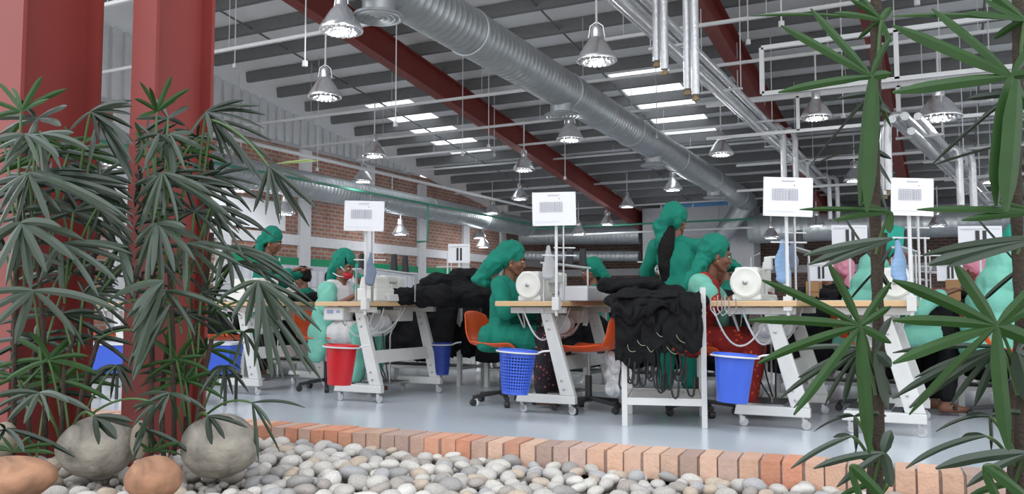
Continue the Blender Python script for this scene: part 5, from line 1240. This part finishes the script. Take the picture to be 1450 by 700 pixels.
# people behind
person('seated person in emerald facing left behind the long grey cover', at(848, 8.45), R(198), lean=.03, hp=12, hy=0, sleeve=.9, vox=.010, hair='back', tail=[((-.10, 0, .02), (.05, .08, .06)), ((-.15, 0, -.06), (.045, .07, .06)), ((-.19, 0, -.15), (.04, .05, .06))])
person('person in emerald scarf facing left behind the right sewing machine handwheel', at(1044, 7.95), R(200), lean=.08, hp=30, sleeve=.9, vox=.010, hair='none', tail=[((-.10, 0, .03), (.05, .07, .05)), ((-.15, 0, -.0), (.04, .06, .04))])
person('standing person in emerald scarf facing right behind the palm leaves', at(370, 6.75), R(20), 'stand', lean=.05, hp=22, hy=5, sleeve=.9, vox=.010, hair='back', tail=[((-.10, 0, .02), (.05, .08, .06)), ((-.13, 0, -.09), (.045, .07, .06))])
person('seated person in teal tunic half hidden behind the left notice pole', at(520, 8.3), R(170), lean=.05, hp=30, sleeve=.9, vox=.011, top=TEAL2, scarf_m=TEAL2, hair='back')
person('seated figure under a mint shawl behind the tall palm stem', at(1247, 6.7), R(20), lean=.05, hp=12, sleeve=.9, vox=.011, sc=1.05, top=MINT, low=BLACKC, scarf_m=TEAL2, hair='back',
   shawl=(MINT, [((-.04, 0, 1.0), (.09, .12, .09)), ((-.08, 0, .88), (.12, .17, .10)), ((-.11, 0, .74), (.15, .19, .12)), ((-.13, 0, .60), (.18, .2, .12)), ((-.15, 0, .46), (.17, .19, .12))]))
person('seated figure under a mint shawl behind the last palm stem at the right', at(1432, 6.7), R(20), lean=.05, hp=12, sleeve=.9, vox=.011, sc=1.05, top=MINT, low=BLACKC, scarf_m=TEAL2, hair='back',
   shawl=(MINT, [((-.04, 0, 1.0), (.09, .12, .09)), ((-.08, 0, .88), (.12, .17, .10)), ((-.11, 0, .74), (.15, .19, .12)), ((-.13, 0, .60), (.18, .2, .12)), ((-.15, 0, .46), (.17, .19, .12))]))
cl = [((-.03, 0, 1.0), (.10, .12, .09)), ((-.06, 0, .88), (.13, .18, .10)), ((-.08, 0, .74), (.15, .21, .12)), ((-.09, 0, .60), (.17, .22, .12))]
person('person under a pink head scarf left of the tall palm stem', at(1207, 9.6), R(150), lean=.05, hp=15, sleeve=.9, vox=.012, top=PINK, low=PINK, scarf_m=PINK, hair='none', shawl=(PINK, cl))
person('person in pink tunic left of the pink head scarf figure', at(1183, 10.4), R(190), lean=.05, hp=15, sleeve=.9, vox=.013, top=PINK, low=PINK, scarf_m=WHITEC, hair='none')
person('person under a pink head scarf left of the last palm stem', at(1396, 9.6), R(150), lean=.05, hp=15, sleeve=.9, vox=.012, top=PINK, low=PINK, scarf_m=PINK, hair='none', shawl=(PINK, cl))
person('person in emerald at the far tables right of the middle column', at(438, 8.8), R(200), lean=.05, hp=25, sleeve=.9, vox=.013, hair='none', scarf_m=HAIR)
bpy.data.scenes.remove(TS)
# ------------------------------------------------------------------ light
sc = bpy.context.scene
w = bpy.data.worlds.new('sky'); sc.world = w; w.use_nodes = True
nt = w.node_tree; bg = nt.nodes['Background']; bg.inputs[1].default_value = 1.0
tc = nt.nodes.new('ShaderNodeTexCoord'); sp = nt.nodes.new('ShaderNodeSeparateXYZ'); cr = nt.nodes.new('ShaderNodeValToRGB'); mr = nt.nodes.new('ShaderNodeMapRange')
mr.inputs[1].default_value = -1; mr.inputs[2].default_value = 1
nt.links.new(tc.outputs['Generated'], sp.inputs[0]); nt.links.new(sp.outputs[2], mr.inputs[0]); nt.links.new(mr.outputs[0], cr.inputs[0]); nt.links.new(cr.outputs[0], bg.inputs[0])
e = cr.color_ramp.elements; e[0].position = 0; e[0].color = (.66, .66, .64, 1); e[1].position = 1; e[1].color = (2.0, 2.1, 2.25, 1)
k = e.new(.47); k.color = (.88, .88, .86, 1); k = e.new(.53); k.color = (1.35, 1.4, 1.45, 1)
sc.view_settings.view_transform = 'Standard'; sc.view_settings.look = 'None'; sc.view_settings.gamma = 1; sc.view_settings.exposure = .34
sc.view_settings.use_curve_mapping = False
sc.cycles.use_denoising = True
sc.cycles.max_bounces = 8; sc.cycles.diffuse_bounces = 4

for o in [q for q in bpy.data.objects if q.name.startswith('pendant_lamp')]:  # fill light added below each pendant lamp to brighten the hall
    ld = bpy.data.lights.new('hall_fill_light', 'POINT'); ld.energy = 12; ld.shadow_soft_size = .12; ld.color = (.95, .98, 1)
    l = bpy.data.objects.new('hall_fill_light', ld); C.objects.link(l); l.parent = o; l.location = (0, 0, -.10)
